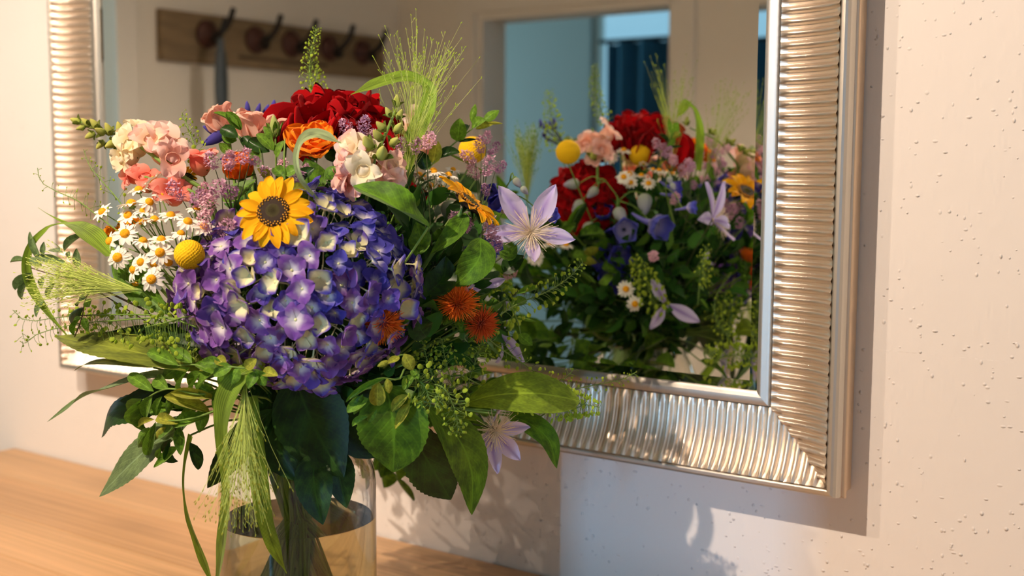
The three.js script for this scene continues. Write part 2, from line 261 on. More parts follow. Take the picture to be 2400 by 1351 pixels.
// petal: grows along +y from the origin, upper face towards +z
function petalGeo(o) {
  const { L, W, pa = 0.8, pb = 0.6, base = 0.18, curl0 = 0, curl = 0, cup = 0, ruf = 0, rufn = 6, notch = 0, ph = 0, nu = 6, nv = 9, color, tipw = 0 } = o;
  const cy = [0], cz = [0]; for (let i = 1; i <= 40; i++) { const a = curl0 + curl * Math.pow((i - 0.5) / 40, o.cp ?? 1); cy.push(cy[i - 1] + Math.cos(a) * L / 40); cz.push(cz[i - 1] + Math.sin(a) * L / 40); }
  return grid(nu, nv, (u, t) => {
    const v = Math.sin(t * Math.PI / 2), s = 2 * u - 1, w = W / 2 * Math.max(Math.pow(Math.sin(Math.PI * Math.pow(v, pa)), pb), base * (1 - v), tipw * v), k = Math.round(v * 40), a = curl0 + curl * Math.pow(v, o.cp ?? 1);
    const h = cup * s * s * w + ruf * Math.sin(s * rufn + ph) * v * v + ruf * 0.5 * Math.sin(v * 9 + ph * 2) * s * v, cut = notch * L * Math.exp(-s * s / 0.08) * Math.pow(v, 8);
    return [s * w, cy[k] - Math.sin(a) * h - cut, cz[k] + Math.cos(a) * h];
  }, color && ((u, t) => color(u, Math.sin(t * Math.PI / 2))), (u, t) => [u, Math.sin(t * Math.PI / 2)]);
}
// set a petal mesh on a head: PHI round the axis, TAU away from it
const bx = new THREE.Vector3(), bl = new THREE.Vector3(), bn = new THREE.Vector3(), bm = new THREE.Matrix4();
function setPetal(m, phi, tau, r0 = 0, h = 0, scale = 1, twist = 0) {
  bl.set(Math.sin(tau) * Math.cos(phi), Math.cos(tau), Math.sin(tau) * Math.sin(phi)); bn.set(-Math.cos(tau) * Math.cos(phi), Math.sin(tau), -Math.cos(tau) * Math.sin(phi)); bx.crossVectors(bl, bn);
  m.quaternion.setFromRotationMatrix(bm.makeBasis(bx, bl, bn)); if (twist) m.rotateY(twist); m.position.set(r0 * Math.cos(phi), h, r0 * Math.sin(phi)); m.scale.setScalar(scale); return m;
}
function petal(head, geo, m, phi, tau, r0, h, s, twist, name = 'petal') { return setPetal(part(head, name, geo, m), phi, tau, r0, h, s, twist); }
function head(t, at, dir, roll = 0, name = 'flower_head') { const g = new THREE.Group(); g.name = name; t.add(g); return aim(g, V3(at).sub(t.position), dir, roll); }
const ell = (r, h, c0, c1, n = 10, m = 10) => grid(n, m, (u, v) => { const a = u * Math.PI * 2, b = v * Math.PI, w = Math.sin(b) * r * (0.8 + 0.35 * Math.cos(b)); return [Math.cos(a) * w, h / 2 * (1 - Math.cos(b)), Math.sin(a) * w]; }, c0 && ((u, v) => mixc(c0, c1, v)));
const local = (t, pts) => pts.map((p) => V3(p).sub(t.position));

// ---------------------------------------------------------------- plant materials
const leafMap = (side, seedy, mottle) => texture([128, 256], (x, y) => {
  const s = Math.abs(x - 0.5) * 2, q = y * 9 - s * 3.2, ridge = Math.abs(q - Math.round(q)), vein = Math.exp(-Math.pow(ridge / 0.07, 2)) * side * (1 - y * 0.4), mid = Math.exp(-Math.pow(s / 0.035, 2)), n = vnoise(x * 7 + seedy, y * 13 + seedy, 64), f = vnoise(x * 34, y * 60 + seedy, 64);
  const a = 0.78 + mottle * (n - 0.5) + 0.14 * (f - 0.5) + 0.16 * vein + 0.34 * mid;
  return [a * (0.97 + 0.1 * n * mottle), a, a * (0.86 + 0.12 * mid)];
}, true);
const veinBump = texture([128, 256], (x, y) => { const s = Math.abs(x - 0.5) * 2, q = y * 9 - s * 3.2, r = Math.abs(q - Math.round(q)); return [0.6 - 0.35 * Math.exp(-Math.pow(r / 0.1, 2)) - 0.3 * Math.exp(-Math.pow(s / 0.05, 2)) + 0.25 * vnoise(x * 16, y * 30, 64)]; });
const grassMap = texture([64, 256], (x, y) => { const a = 0.82 + 0.16 * Math.cos(x * 75) * (0.4 + 0.6 * vnoise(x * 9, y * 3, 64)) + 0.2 * (vnoise(x * 6, y * 18, 64) - 0.5) - 0.14 * Math.exp(-Math.pow((x - 0.5) / 0.05, 2)); return [a, a, a * 0.92]; }, true);
const mapA = leafMap(0.8, 1, 0.34), mapB = leafMap(0.45, 9, 0.2);
const G = {
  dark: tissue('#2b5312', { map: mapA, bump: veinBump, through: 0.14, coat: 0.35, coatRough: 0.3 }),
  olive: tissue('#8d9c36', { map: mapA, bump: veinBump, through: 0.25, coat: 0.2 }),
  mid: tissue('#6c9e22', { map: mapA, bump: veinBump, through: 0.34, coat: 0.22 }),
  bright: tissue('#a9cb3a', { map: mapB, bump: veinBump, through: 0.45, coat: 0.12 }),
  sprig: tissue('#8abd38', { map: mapB, bump: veinBump, through: 0.36, coat: 0.2 }),
  yellow: tissue('#d4d650', { map: mapB, through: 0.42, coat: 0.1 }),
  grey: tissue('#93b284', { map: mapB, bump: veinBump, through: 0.3, coat: 0.2 }),
  pale: tissue('#b9cf9c', { map: grassMap, through: 0.3, coat: 0.1 }),
  grass: tissue('#9bc23e', { map: grassMap, through: 0.42, coat: 0.12 }),
  stem: mat('#6f8f3a', 0.6), darkStem: mat('#4c5a2c', 0.65), brownStem: mat('#5c4630', 0.7), pod: tissue('#b4cc3c', { through: 0.45, coat: 0.05 }), hair: mat('#c3d468', 0.7),
};

// a blade along POINTS, WIDTH metres at its widest, its upper face towards NORMAL (at the tip TIPNORMAL)
function blade(points, width, normal, o = {}) {
  const { fold = 0.12, serr = 0, wf, nu = 6, nv = 18, tip, wave = 0, roll = 0, ph = 0 } = o;
  const c = new THREE.CatmullRomCurve3(points.map(V3), false, 'centripetal'), n0 = V3(normal).normalize(), n1 = tip ? V3(tip).normalize() : n0, pts = c.getSpacedPoints(nv);
  const f = wf ?? ((t) => Math.pow(Math.sin(Math.PI * Math.pow(clamp(t, 0.002, 0.999), 0.78)), 0.85));
  const fr = pts.map((p, i) => {
    const T = pts[Math.min(i + 1, nv)].clone().sub(pts[Math.max(i - 1, 0)]).normalize(), N = n0.clone().lerp(n1, i / nv), S = T.clone().cross(N).normalize(); return [p, S, S.clone().cross(T).normalize()];
  });
  return grid(nu, nv, (u, v) => {
    const i = Math.round(v * nv), s = 2 * u - 1, [p, S, N] = fr[i], edge = Math.abs(s) > 0.99 ? 1 + serr * ((i % 2) - 0.5) : 1, w = width / 2 * f(v) * edge;
    const h = w * (fold * Math.abs(s) * 1.2 + roll * s * Math.abs(s)) + wave * width * Math.sin(v * 11 + ph + s * 1.3) * Math.abs(s);
    return p.clone().addScaledVector(S, s * w).addScaledVector(N, h).toArray();
  });
}
const unitLeaf = [0, 1, 2, 3].map((k) => petalGeo({ L: 1, W: 1, pa: [0.85, 0.95, 0.8, 0.9][k], pb: 0.8, base: 0.06, curl0: [0.25, -0.15, 0.1, 0.35][k], curl: [-0.6, -0.5, 0.3, -0.9][k], cup: [0.3, 0.45, 0.2, -0.2][k], ruf: 0.015, ph: k, nu: 4, nv: 9 }));
function smallLeaf(t, a, b, w, m, normal, name = 'leaf') {     // from A to B
  const l = V3(b).sub(V3(a)), L = l.length(); l.normalize();
  const x = l.clone().cross(V3(normal)).normalize(), n = x.clone().cross(l), p = part(t, name, pick(unitLeaf), m);
  p.quaternion.setFromRotationMatrix(new THREE.Matrix4().makeBasis(x, l, n)); p.position.copy(V3(a)).sub(t.position); p.scale.set(w * 1.3, L * 1.04, L); return p;
}
const facing = (r, u, f) => V3(RIGHT).multiplyScalar(r).addScaledVector(V3(UP), u).addScaledVector(V3(CAM), f).normalize();
const someFace = () => facing(rr(-0.4, 0.35), rr(0.1, 0.75), rr(0.65, 1));

// stems run into the vase and cross in the water
const VX = -0.902, VZ = 0.4, RIM = 1.147;
let stemCount = 0;
function intoVase(t, from, r, m = G.stem, via = []) {
  const a = stemCount++ * GA * 1.7, p = V3(from), lean = Math.atan2(p.z - VZ, p.x - VX), q = 0.018 + 0.026 * Math.sqrt(hash2(stemCount, 3));
  const neck = new THREE.Vector3(VX + Math.cos(lean) * q, RIM + 0.02, VZ + Math.sin(lean) * q), foot = new THREE.Vector3(VX - Math.cos(lean + 0.5 * Math.sin(a)) * (0.02 + 0.035 * hash2(stemCount, 7)), 0.912 + 0.03 * hash2(stemCount, 5), VZ - Math.sin(lean + 0.5 * Math.sin(a)) * (0.02 + 0.035 * hash2(stemCount, 7)));
  const mids = via.length ? via.map(V3) : [p.clone().lerp(neck, 0.45).add(new THREE.Vector3(0, 0.012, 0))];
  return part(t, 'stem', tube(local(t, [p, ...mids, neck, foot]), r * 0.8, r, 6, 16), m);
}

// ---------------------------------------------------------------- flowers
function rosette(label, name, category, at, dir, R, n, o) {
  const t = thing(name, label, category, at), h = head(t, at, dir, o.roll ?? 0), geos = [];
  for (let k = 0; k < 6; k++) { const q = k / 5; geos.push(petalGeo({ L: R * lerp(0.72, 1.0, q), W: R * lerp(0.7, o.wide ?? 1.15, q), pa: o.pa ?? 0.62, pb: 0.42, base: 0.3, curl0: lerp(0.1, 0.45, q), curl: lerp(0.6, o.recurve ?? -1.5, q), cup: lerp(0.55, o.cup ?? 0.25, q), ruf: (o.ruf ?? 0.07) * R * lerp(0.6, 1, q), rufn: (o.rufn ?? 6) + k * 0.8, ph: k * 1.9, notch: 0.05, cp: o.cp ?? 2, nu: o.nu ?? 12, nv: 13 })); }
  for (let i = 0; i < n; i++) {
    const q = (i + 0.5) / n, m = Array.isArray(o.mat) ? o.mat[i % o.mat.length] : o.mat;
    petal(h, geos[Math.min(5, Math.floor(q * 6))], m, i * GA + rr(-0.2, 0.2), lerp(0.06, o.open ?? 1.25, Math.pow(q, 0.9)) + rr(-0.08, 0.08), R * (0.02 + 0.16 * q), -R * (0.42 + 0.12 * q), rr(0.92, 1.08), rr(-0.15, 0.15));
  }
  for (let k = 0; k < 5; k++) petal(h, unitLeaf[2], G.mid, k * 1.257, 1.5, R * 0.1, -R * 0.58, R * 0.5, 0, 'sepal').scale.set(R * 0.2, R * 0.5, R * 0.5);
  part(h, 'calyx', ell(R * 0.2, R * 0.3).translate(0, -R * 0.75, 0), G.mid);
  intoVase(t, V3(at).addScaledVector(V3(dir), -R * 0.6), o.stem ?? 0.0022);
  return t;
}
const sunPetals = [0, 1, 2].map((k) => petalGeo({ L: 0.025, W: 0.0125, pa: 0.8, pb: 0.62, base: 0.35, curl0: 0.1 + k * 0.1, curl: -0.5 - 0.3 * k, cup: 0.3, ruf: 0.0009, rufn: 7, ph: k * 2, notch: 0.08, nu: 6, nv: 8 }));
const sunM = [tissue('#f2a900', { through: 0.25, coat: 0 }), tissue('#f7b70c', { through: 0.25, coat: 0 })], seedM = mat('#2c1b08', 0.9), seedTip = mat('#d9981a', 0.8), sunCentre = mat('#3b3410', 0.9);
const blob = new THREE.IcosahedronGeometry(1, 1);
const fibDisc = (n, R, size, hz, from = 0) => { const a = []; for (let i = Math.floor(from * n); i < n; i++) { const q = Math.sqrt((i + 0.5) / n), f = i * GA; a.push(blob.clone().scale(size * (0.7 + 0.5 * q), size * 1.3, size * (0.7 + 0.5 * q)).translate(Math.cos(f) * q * R, hz(q), Math.sin(f) * q * R)); } return mergeGeometries(a.map((g) => { g.deleteAttribute('uv'); return g; })); };
const sunSeeds = fibDisc(240, 0.0095, 0.00042, (q) => 0.0048 - 0.0012 * q), sunRing = fibDisc(230, 0.0152, 0.00062, (q) => 0.0044 - 0.002 * q, 0.42), sunTips = fibDisc(120, 0.0156, 0.0007, (q) => 0.0058 - 0.002 * q, 0.5);
function sunflower(label, at, dir, s, o = {}) {
  const t = thing('sunflower', label, 'flower', at), h = head(t, at, dir, o.roll ?? 0); h.scale.setScalar(s);
  const n = o.n ?? 17;
  for (let i = 0; i < n; i++) petal(h, sunPetals[i % 3], sunM[i % 2], i * 2 * Math.PI / n + rr(-0.09, 0.09), (o.open ?? 1.5) + rr(-0.16, 0.1), 0.0125, i % 2 ? 0 : 0.0008, rr(0.88, 1.1), rr(-0.25, 0.25));
  part(h, 'disc', lathe([[0, 0.0042], [0.008, 0.0044], [0.013, 0.0034], [0.0155, 0.0018], [0.0155, -0.002], [0.006, -0.006], [0, -0.007]], 32), seedM);
  stuff(part(h, 'seeds', sunSeeds, mat('#5f5a14', 0.9))); stuff(part(h, 'seed_ring', sunRing, seedM)); stuff(part(h, 'pollen_tips', sunTips, seedTip));
  for (let i = 0; i < 12; i++) { const p = petal(h, unitLeaf[0], G.dark, i * 0.5236, 1.75, 0.008, -0.004, 1, 0, 'sepal'); p.scale.set(0.006, 0.017, 0.017); }
  intoVase(t, V3(at).addScaledVector(V3(dir), -0.007 * s), 0.0026); return t;
}
function globeFlower(label, at, r, tilt = [0.2, 1, 0]) {
  const t = thing('globe_flower', label, 'flower', at), N = 420, dirs = [];
  for (let i = 0; i < N; i++) { const y = 1 - 2 * (i + 0.5) / N, q = Math.sqrt(1 - y * y); dirs.push([Math.cos(i * GA) * q, y, Math.sin(i * GA) * q]); }
  const g = new THREE.SphereGeometry(1, 110, 70), p = g.attributes.position, v = new THREE.Vector3();
  for (let i = 0; i < p.count; i++) { v.fromBufferAttribute(p, i).normalize(); const k0 = Math.floor((1 - v.y) / 2 * N); let best = -1; for (let k = Math.max(0, k0 - 26); k < Math.min(N, k0 + 27); k++) { const d = dirs[k][0] * v.x + dirs[k][1] * v.y + dirs[k][2] * v.z; if (d > best) best = d; } const e = Math.acos(Math.min(1, best)) / 0.088, b = Math.sqrt(Math.max(0, 1 - e * e * 0.8)); v.multiplyScalar(r * (0.91 + 0.1 * b)); p.setXYZ(i, v.x, v.y * 0.98, v.z); }
  g.computeVertexNormals();
  part(t, 'flower_head', g, mat('#eebd00', 0.9));
  intoVase(t, V3(at).add(new THREE.Vector3(0, -r * 0.9, 0)), 0.0012); return t;
}
// small daisies on branching stems
const daisyPetal = [0, 1].map((k) => petalGeo({ L: 0.0082, W: 0.0042, pa: 0.72, pb: 0.5, base: 0.4, curl0: 0.05, curl: -0.3 - 0.5 * k, cup: 0.25, notch: 0.07, nu: 4, nv: 6 }));
const daisyM = mat('#f6f2e6', 0.8, { transmission: 0.2, roughness: 1, thickness: 0 }), discM = mat('#f0a806', 0.85);
const daisyDisc = mergeGeometries([lathe([[0, 0.0036], [0.0022, 0.0033], [0.0037, 0.0018], [0.0041, 0], [0.0036, -0.0012], [0, -0.0018]], 18), ...[...Array(46)].map((_, i) => { const q = Math.sqrt((i + 0.5) / 46), f = i * GA; return blob.clone().scale(0.00042, 0.0005, 0.00042).translate(Math.cos(f) * q * 0.0039, 0.0036 - 0.0026 * q * q, Math.sin(f) * q * 0.0039); })].map((g) => { const q = g.index ? g.toNonIndexed() : g; q.deleteAttribute('uv'); return q; }));
function daisySpray(label, heads, root, o = {}) {
  const t = thing('chamomile_spray', label, 'flower', root, o.group), fork = V3(root);
  heads.forEach(([at, dir, s = 1]) => {
    const h = head(t, at, dir, rr(0, 6)); h.scale.setScalar(s); const n = 12 + Math.floor(rnd() * 4), droop = rr(1.35, 1.9);
    for (let i = 0; i < n; i++) petal(h, daisyPetal[i % 2], daisyM, i * 2 * Math.PI / n + rr(-0.1, 0.1), droop + rr(-0.15, 0.15), 0.0034, -0.0002, rr(0.85, 1.1), rr(-0.2, 0.2));
    part(h, 'disc', daisyDisc, discM); part(h, 'calyx', ell(0.0034, 0.003).translate(0, -0.0042, 0), G.stem);
    const end = V3(at).addScaledVector(V3(dir), -0.003), mid = end.clone().lerp(fork, 0.5).addScaledVector(V3(dir), -0.008);
    part(t, 'stalk', tube(local(t, [end, mid, fork]), 0.0005, 0.0008, 5, 10), G.stem);
  });
  intoVase(t, root, 0.0013); return t;
}
// sea lavender: short mauve brushes on wiry stems
const calyx = (() => { const a = []; for (let i = 0; i < 190; i++) { const y = hash2(i, 11), f = i * GA, r = 0.0058 * Math.sin(Math.PI * (0.1 + 0.82 * y)) * (0.5 + 0.6 * hash2(i, 13)); const g = petalGeo({ L: 0.0024, W: 0.0021, pa: 0.55, pb: 0.5, base: 0.4, curl: -0.7, nu: 2, nv: 3 }); const m = new THREE.Mesh(g); setPetal(m, f, 0.3 + 1.5 * hash2(i, 2), r, y * 0.0155, 0.7 + 0.6 * hash2(i, 4)); m.updateMatrix(); g.applyMatrix4(m.matrix); a.push(g); } return mergeGeometries(a); })();
const mauve = [mat('#d3a4bc', 0.85, { transmission: 0.25, thickness: 0 }), mat('#c08eb0', 0.85, { transmission: 0.25, thickness: 0 }), mat('#dfb0be', 0.85, { transmission: 0.25, thickness: 0 })];
function seaLavender(label, tufts, root) {
  const t = thing('sea_lavender', label, 'flower', root), fork = V3(root);
  tufts.forEach(([at, dir, s = 1], i) => { const m = stuff(part(t, 'blossom', calyx, mauve[i % 3])); aim(m, V3(at).sub(t.position), dir, rr(0, 6)); m.scale.set(s, s * rr(0.9, 1.3), s); part(t, 'stalk', tube(local(t, [at, V3(at).lerp(fork, 0.5).add(new THREE.Vector3(0, -0.005, 0)), fork]), 0.0004, 0.0007, 5, 8), G.darkStem); });
  intoVase(t, root, 0.0012, G.darkStem); return t;
}
// snapdragon: florets with a pouch, two upper and three lower lobes; buds with sepals towards the tip
function snapGeo(throat, body, lip) {
  const C = (a, b) => (u, v) => mixc(a, b, sstep(v, 0.15, 0.8)), parts = [];
  parts.push(grid(10, 8, (u, v) => { const a = u * Math.PI * 2, w = 0.0026 + 0.0058 * Math.sin(Math.PI * Math.pow(v, 0.8) * 0.82); return [Math.cos(a) * w * 1.1, v * 0.019, Math.sin(a) * w]; }, C(throat, body)));
  const lobe = (L, W, phi, tau, curl, ph) => { const g = petalGeo({ L, W, pa: 0.6, pb: 0.45, base: 0.5, curl0: 0.2, curl, cup: 0.25, ruf: 0.0018, rufn: 5, ph, nu: 6, nv: 7, color: C(body, lip) }), m = new THREE.Mesh(g); setPetal(m, phi, tau, 0.0045, 0.0155); m.updateMatrix(); return g.applyMatrix4(m.matrix); };
  parts.push(lobe(0.017, 0.018, -1.15, 0.5, -1.6, 0), lobe(0.017, 0.018, -2.0, 0.5, -1.6, 2), lobe(0.014, 0.014, 1.57, 0.9, -1.9, 1), lobe(0.014, 0.015, 0.66, 0.9, -1.7, 3), lobe(0.014, 0.015, 2.46, 0.9, -1.7, 4), lobe(0.009, 0.013, 1.57, -0.5, 1.2, 5));
  return mergeGeometries(parts);
}
const snapM = tissue('#ffffff', { vc: true, through: 0.38, coat: 0 });
const snapKinds = { cream: [snapGeo(lin('#f0d8a0'), lin('#f6e6bc'), lin('#f8ecd0')), snapGeo(lin('#f2c8a0'), lin('#f6dcbc'), lin('#f6c6bc'))], pink: [snapGeo(lin('#f6c8a0'), lin('#f4bca6'), lin('#f8ccc2')), snapGeo(lin('#f6d8ac'), lin('#f6c8b4'), lin('#f9ded4'))], coral: [snapGeo(lin('#f6b88a'), lin('#f0806c'), lin('#f29c8c')), snapGeo(lin('#f4b080'), lin('#ee7868'), lin('#f4ac9c'))] };
const budGeo = ell(0.0042, 0.0125, lin('#8fa83e'), lin('#c9c26a')), budM = tissue('#ffffff', { vc: true, through: 0.2, coat: 0 });
function snapdragon(label, spine, florets, buds, o = {}) {
  const t = thing('snapdragon', label, 'flower', spine[0]);
  part(t, 'stem', tube(local(t, spine), 0.0022, 0.0012, 7, 16), G.stem);
  florets.forEach(([at, dir, kind, k = 0, s = 1, roll = 0]) => { const m = part(t, 'floret', snapKinds[kind][k], snapM); aim(m, V3(at).addScaledVector(V3(dir), -0.018 * s).sub(t.position), dir, roll); m.scale.setScalar(s); for (let q = 0; q < 3; q++) { const sp = petal(m, unitLeaf[1], G.olive, q * 2.1, 0.5, 0.001, -0.001, 1, 0, 'sepal'); sp.scale.set(0.006, 0.009, 0.009); } });
  buds.forEach(([at, dir, s = 1]) => { const m = part(t, 'bud', budGeo, budM); aim(m, V3(at).sub(t.position), dir, rr(0, 6)); m.scale.setScalar(s); for (let q = 0; q < 3; q++) { const sp = petal(m, unitLeaf[1], G.olive, q * 2.1 + 0.5, 0.35, 0.0025, 0, 1, 0, 'sepal'); sp.scale.set(0.005, 0.008, 0.008); } });
  intoVase(t, spine[0], 0.0022); return t;
}
// clematis: lilac tepals with darker stripes and a tuft of cream stamens
const tepalColor = (u, v) => { const s = Math.abs(2 * u - 1), stripe = Math.max(0.75 * Math.exp(-Math.pow(s / 0.34, 4)), Math.exp(-Math.pow(s / 0.07, 2)), Math.exp(-Math.pow((s - 0.26) / 0.06, 2))) * (1 - 0.75 * v * v); return mixc(mixc(lin('#d4c6f2'), lin('#e0d6f8'), v), lin('#8560c4'), stripe * 0.8); };
const tepals = [0, 1, 2].map((k) => petalGeo({ L: 0.058, W: 0.0235, pa: 1.05, pb: 0.8, base: 0.3, curl0: 0.12, curl: [-0.25, -0.7, 0.25][k], cup: 0.22, ruf: 0.0022, rufn: 4.5, ph: k * 2.2, nu: 12, nv: 14, color: tepalColor }));
const tepalM = tissue('#ffffff', { vc: true, through: 0.35, coat: 0 });
const stamens = (() => { const a = []; for (let i = 0; i < 150; i++) { const q = Math.sqrt((i + 0.5) / 150), f = i * GA + 0.3 * hash2(i, 1), l = 0.011 + 0.011 * q * (0.7 + 0.5 * hash2(i, 5)), t = q * 1.25; a.push(tube([[0, 0, 0], [Math.cos(f) * Math.sin(t) * l * 0.4, Math.cos(t) * l * 0.55 + 0.002, Math.sin(f) * Math.sin(t) * l * 0.4], [Math.cos(f) * Math.sin(t) * l, Math.cos(t) * l * 0.8 + 0.001, Math.sin(f) * Math.sin(t) * l]], 0.0002, 0.00016, 4, 5)); } const c = ell(0.0035, 0.006); a.push(c); return mergeGeometries(a); })();
const stamenM = mat('#f3e2c4', 0.7);
function clematis(label, at, dir, petals, o = {}) {   // petals: [angle in the picture's plane of the flower, tilt from the axis, length scale, variant]
  const t = thing('clematis', label, 'flower', at), h = head(t, at, dir, o.roll ?? 0); h.scale.setScalar(o.scale ?? 1);
  petals.forEach(([phi, tau, s, k = 0, tw = 0]) => petal(h, tepals[k], tepalM, phi, tau, 0.003, 0, s, tw, 'tepal'));
  if (!o.bare) { const s = stuff(part(h, 'stamens', stamens, stamenM)); s.scale.setScalar(1.45); }
  if (o.stem !== false) intoVase(t, V3(at).addScaledVector(V3(dir), -0.001), 0.0011, G.darkStem); return t;
}
// safflower: orange thistle brush over a green cup of bracts
function brushGeo(n, r, l) { const a = []; for (let i = 0; i < n; i++) { const q = Math.sqrt((i + 0.5) / n), f = i * GA, t = q * 1.35 * (0.85 + 0.3 * hash2(i, 9)), k = l * (0.75 + 0.5 * hash2(i, 3)); const d = [Math.cos(f) * Math.sin(t), Math.cos(t), Math.sin(f) * Math.sin(t)]; a.push(tube([[d[0] * r * 0.5, 0, d[2] * r * 0.5], [d[0] * (r * 0.5 + k * 0.55), d[1] * k * 0.6 + 0.001, d[2] * (r * 0.5 + k * 0.55)], [d[0] * (r * 0.5 + k) + 0.002 * (hash2(i, 6) - 0.5), d[1] * k - 0.0008, d[2] * (r * 0.5 + k) + 0.002 * (hash2(i, 8) - 0.5)]], 0.00075, 0.0002, 4, 4)); } return mergeGeometries(a); }
const brushes = [brushGeo(420, 0.008, 0.0165), brushGeo(340, 0.008, 0.015)];
function safflower(label, at, dir, s, color, k = 0) {
  const t = thing('safflower', label, 'flower', at), h = head(t, at, dir); h.scale.setScalar(s);
  stuff(part(h, 'filaments', brushes[k], tissue(color, { through: 0.3, coat: 0 })));
  part(h, 'cup', ell(0.0095, 0.017).translate(0, -0.0135, 0), G.mid);
  for (let i = 0; i < 9; i++) { const p = petal(h, unitLeaf[i % 4], G.mid, i * 0.7, 1.2 + 0.25 * (i % 3), 0.006, -0.008, 1, 0, 'bract'); p.scale.set(0.009, 0.02, 0.02); }
  intoVase(t, V3(at).addScaledVector(V3(dir), -0.012 * s), 0.0018); return t;
}
// larkspur: cupped blue bells and pale buds on curved stalks
const bellColor = (c0, c1) => (u, v) => mixc(c0, c1, sstep(v, 0.1, 0.7));
const bellPetal = [petalGeo({ L: 0.02, W: 0.019, pa: 0.66, pb: 0.5, base: 0.3, curl0: -0.05, curl: 0.7, cup: 0.5, ruf: 0.0012, nu: 7, nv: 8, color: bellColor(lin('#cfc9e8'), lin('#5a60c8')) }), petalGeo({ L: 0.019, W: 0.018, pa: 0.66, pb: 0.5, base: 0.3, curl0: -0.05, curl: 0.6, cup: 0.5, ruf: 0.0012, ph: 2, nu: 7, nv: 8, color: bellColor(lin('#8f8ad0'), lin('#3f3fb0')) })];
const bellBud = ell(0.0062, 0.016, lin('#b9c79a'), lin('#b6b2dc'), 12, 12);
function larkspur(label, spine, bells, buds, o = {}) {
  const t = thing('larkspur', label, 'flower', spine[0]); part(t, 'stem', tube(local(t, spine), 0.0018, 0.0007, 6, 16), G.stem);
  const near = (p) => spine.map(V3).sort((a, b) => a.distanceTo(p) - b.distanceTo(p))[0];
  bells.forEach(([at, dir, s = 1, k = 0]) => { const h = head(t, at, dir, rr(0, 6), 'bell'); h.scale.setScalar(s); for (let i = 0; i < 5; i++) petal(h, bellPetal[k], snapM, i * 1.2566, 0.55 + (o.open ?? 0.25), 0.0015, -0.009, 1, 0); part(h, 'spur', tube([[0, -0.008, 0], [0, -0.016, 0.003], [0.002, -0.026, 0.007]], 0.003, 0.0012, 7), bellM); const c = V3(at).addScaledVector(V3(dir), -0.012); part(t, 'stalk', tube(local(t, [c, near(c).lerp(c, 0.5).add(new THREE.Vector3(0, 0.006, 0)), near(c)]), 0.0007, 0.0009, 5, 8), G.stem); });
  buds.forEach(([at, dir, s = 1]) => { const m = part(t, 'bud', bellBud, snapM); aim(m, V3(at).sub(t.position), dir, 0); m.scale.setScalar(s); const c = V3(at); part(t, 'stalk', tube(local(t, [c, near(c).lerp(c, 0.5).add(new THREE.Vector3(0, 0.008, 0)), near(c)]), 0.0007, 0.0009, 5, 8), G.stem); });
  intoVase(t, spine[0], 0.0018); return t;
}
const bellM = mat('#6b68b8', 0.6);
// pennycress: a wiry stem with round flat pods on thin stalks
const podGeo = (() => { const g = new THREE.SphereGeometry(1, 8, 6).scale(1, 1.15, 0.32); g.deleteAttribute('uv'); return g; })();
function pennycress(label, spine, o = {}) {
  const t = thing('pennycress_sprig', label, 'greenery', spine[0]), pts = local(t, spine), c = new THREE.CatmullRomCurve3(pts, false, 'centripetal'), n = o.n ?? 40, a = [], b = [], r = o.r ?? 0.00055;
  part(t, 'stem', tube(pts, o.thick ?? 0.0009, 0.0004, 5, 22), G.stem);
  for (let i = 0; i < n; i++) {
    const q = lerp(o.from ?? 0.1, 1, Math.pow((i + 0.5) / n, 0.85)), p = c.getPointAt(q), T = c.getTangentAt(q), f = i * GA, s = T.clone().cross(new THREE.Vector3(Math.cos(f), 0.3, Math.sin(f))).normalize(), l = (o.reach ?? 0.011) * lerp(1.1, 0.35, q * q) * rr(0.8, 1.2), e = p.clone().addScaledVector(s, l).addScaledVector(T, l * (o.rise ?? 0.5)); if (o.droop) e.y -= l * o.droop * rr(0, 1);
    b.push(tube([p, p.clone().lerp(e, 0.5).addScaledVector(T, l * 0.12), e], 0.00028, 0.00022, 4, 4));
    const z = (o.pod ?? 0.0022) * lerp(1.1, 0.55, q * q) * rr(0.75, 1.2), g = podGeo.clone().scale(z, z, z), m = new THREE.Matrix4().makeRotationFromEuler(new THREE.Euler(rr(-1, 1), rr(-1.5, 1.5), rr(-1, 1))).setPosition(e.addScaledVector(s, z * 0.8)); a.push(g.applyMatrix4(m));
  }
  stuff(part(t, 'pods', mergeGeometries(a), G.pod)); stuff(part(t, 'pod_stalks', mergeGeometries(b), G.stem));
  if (o.vase !== false) intoVase(t, spine[0], 0.001); return t;
}
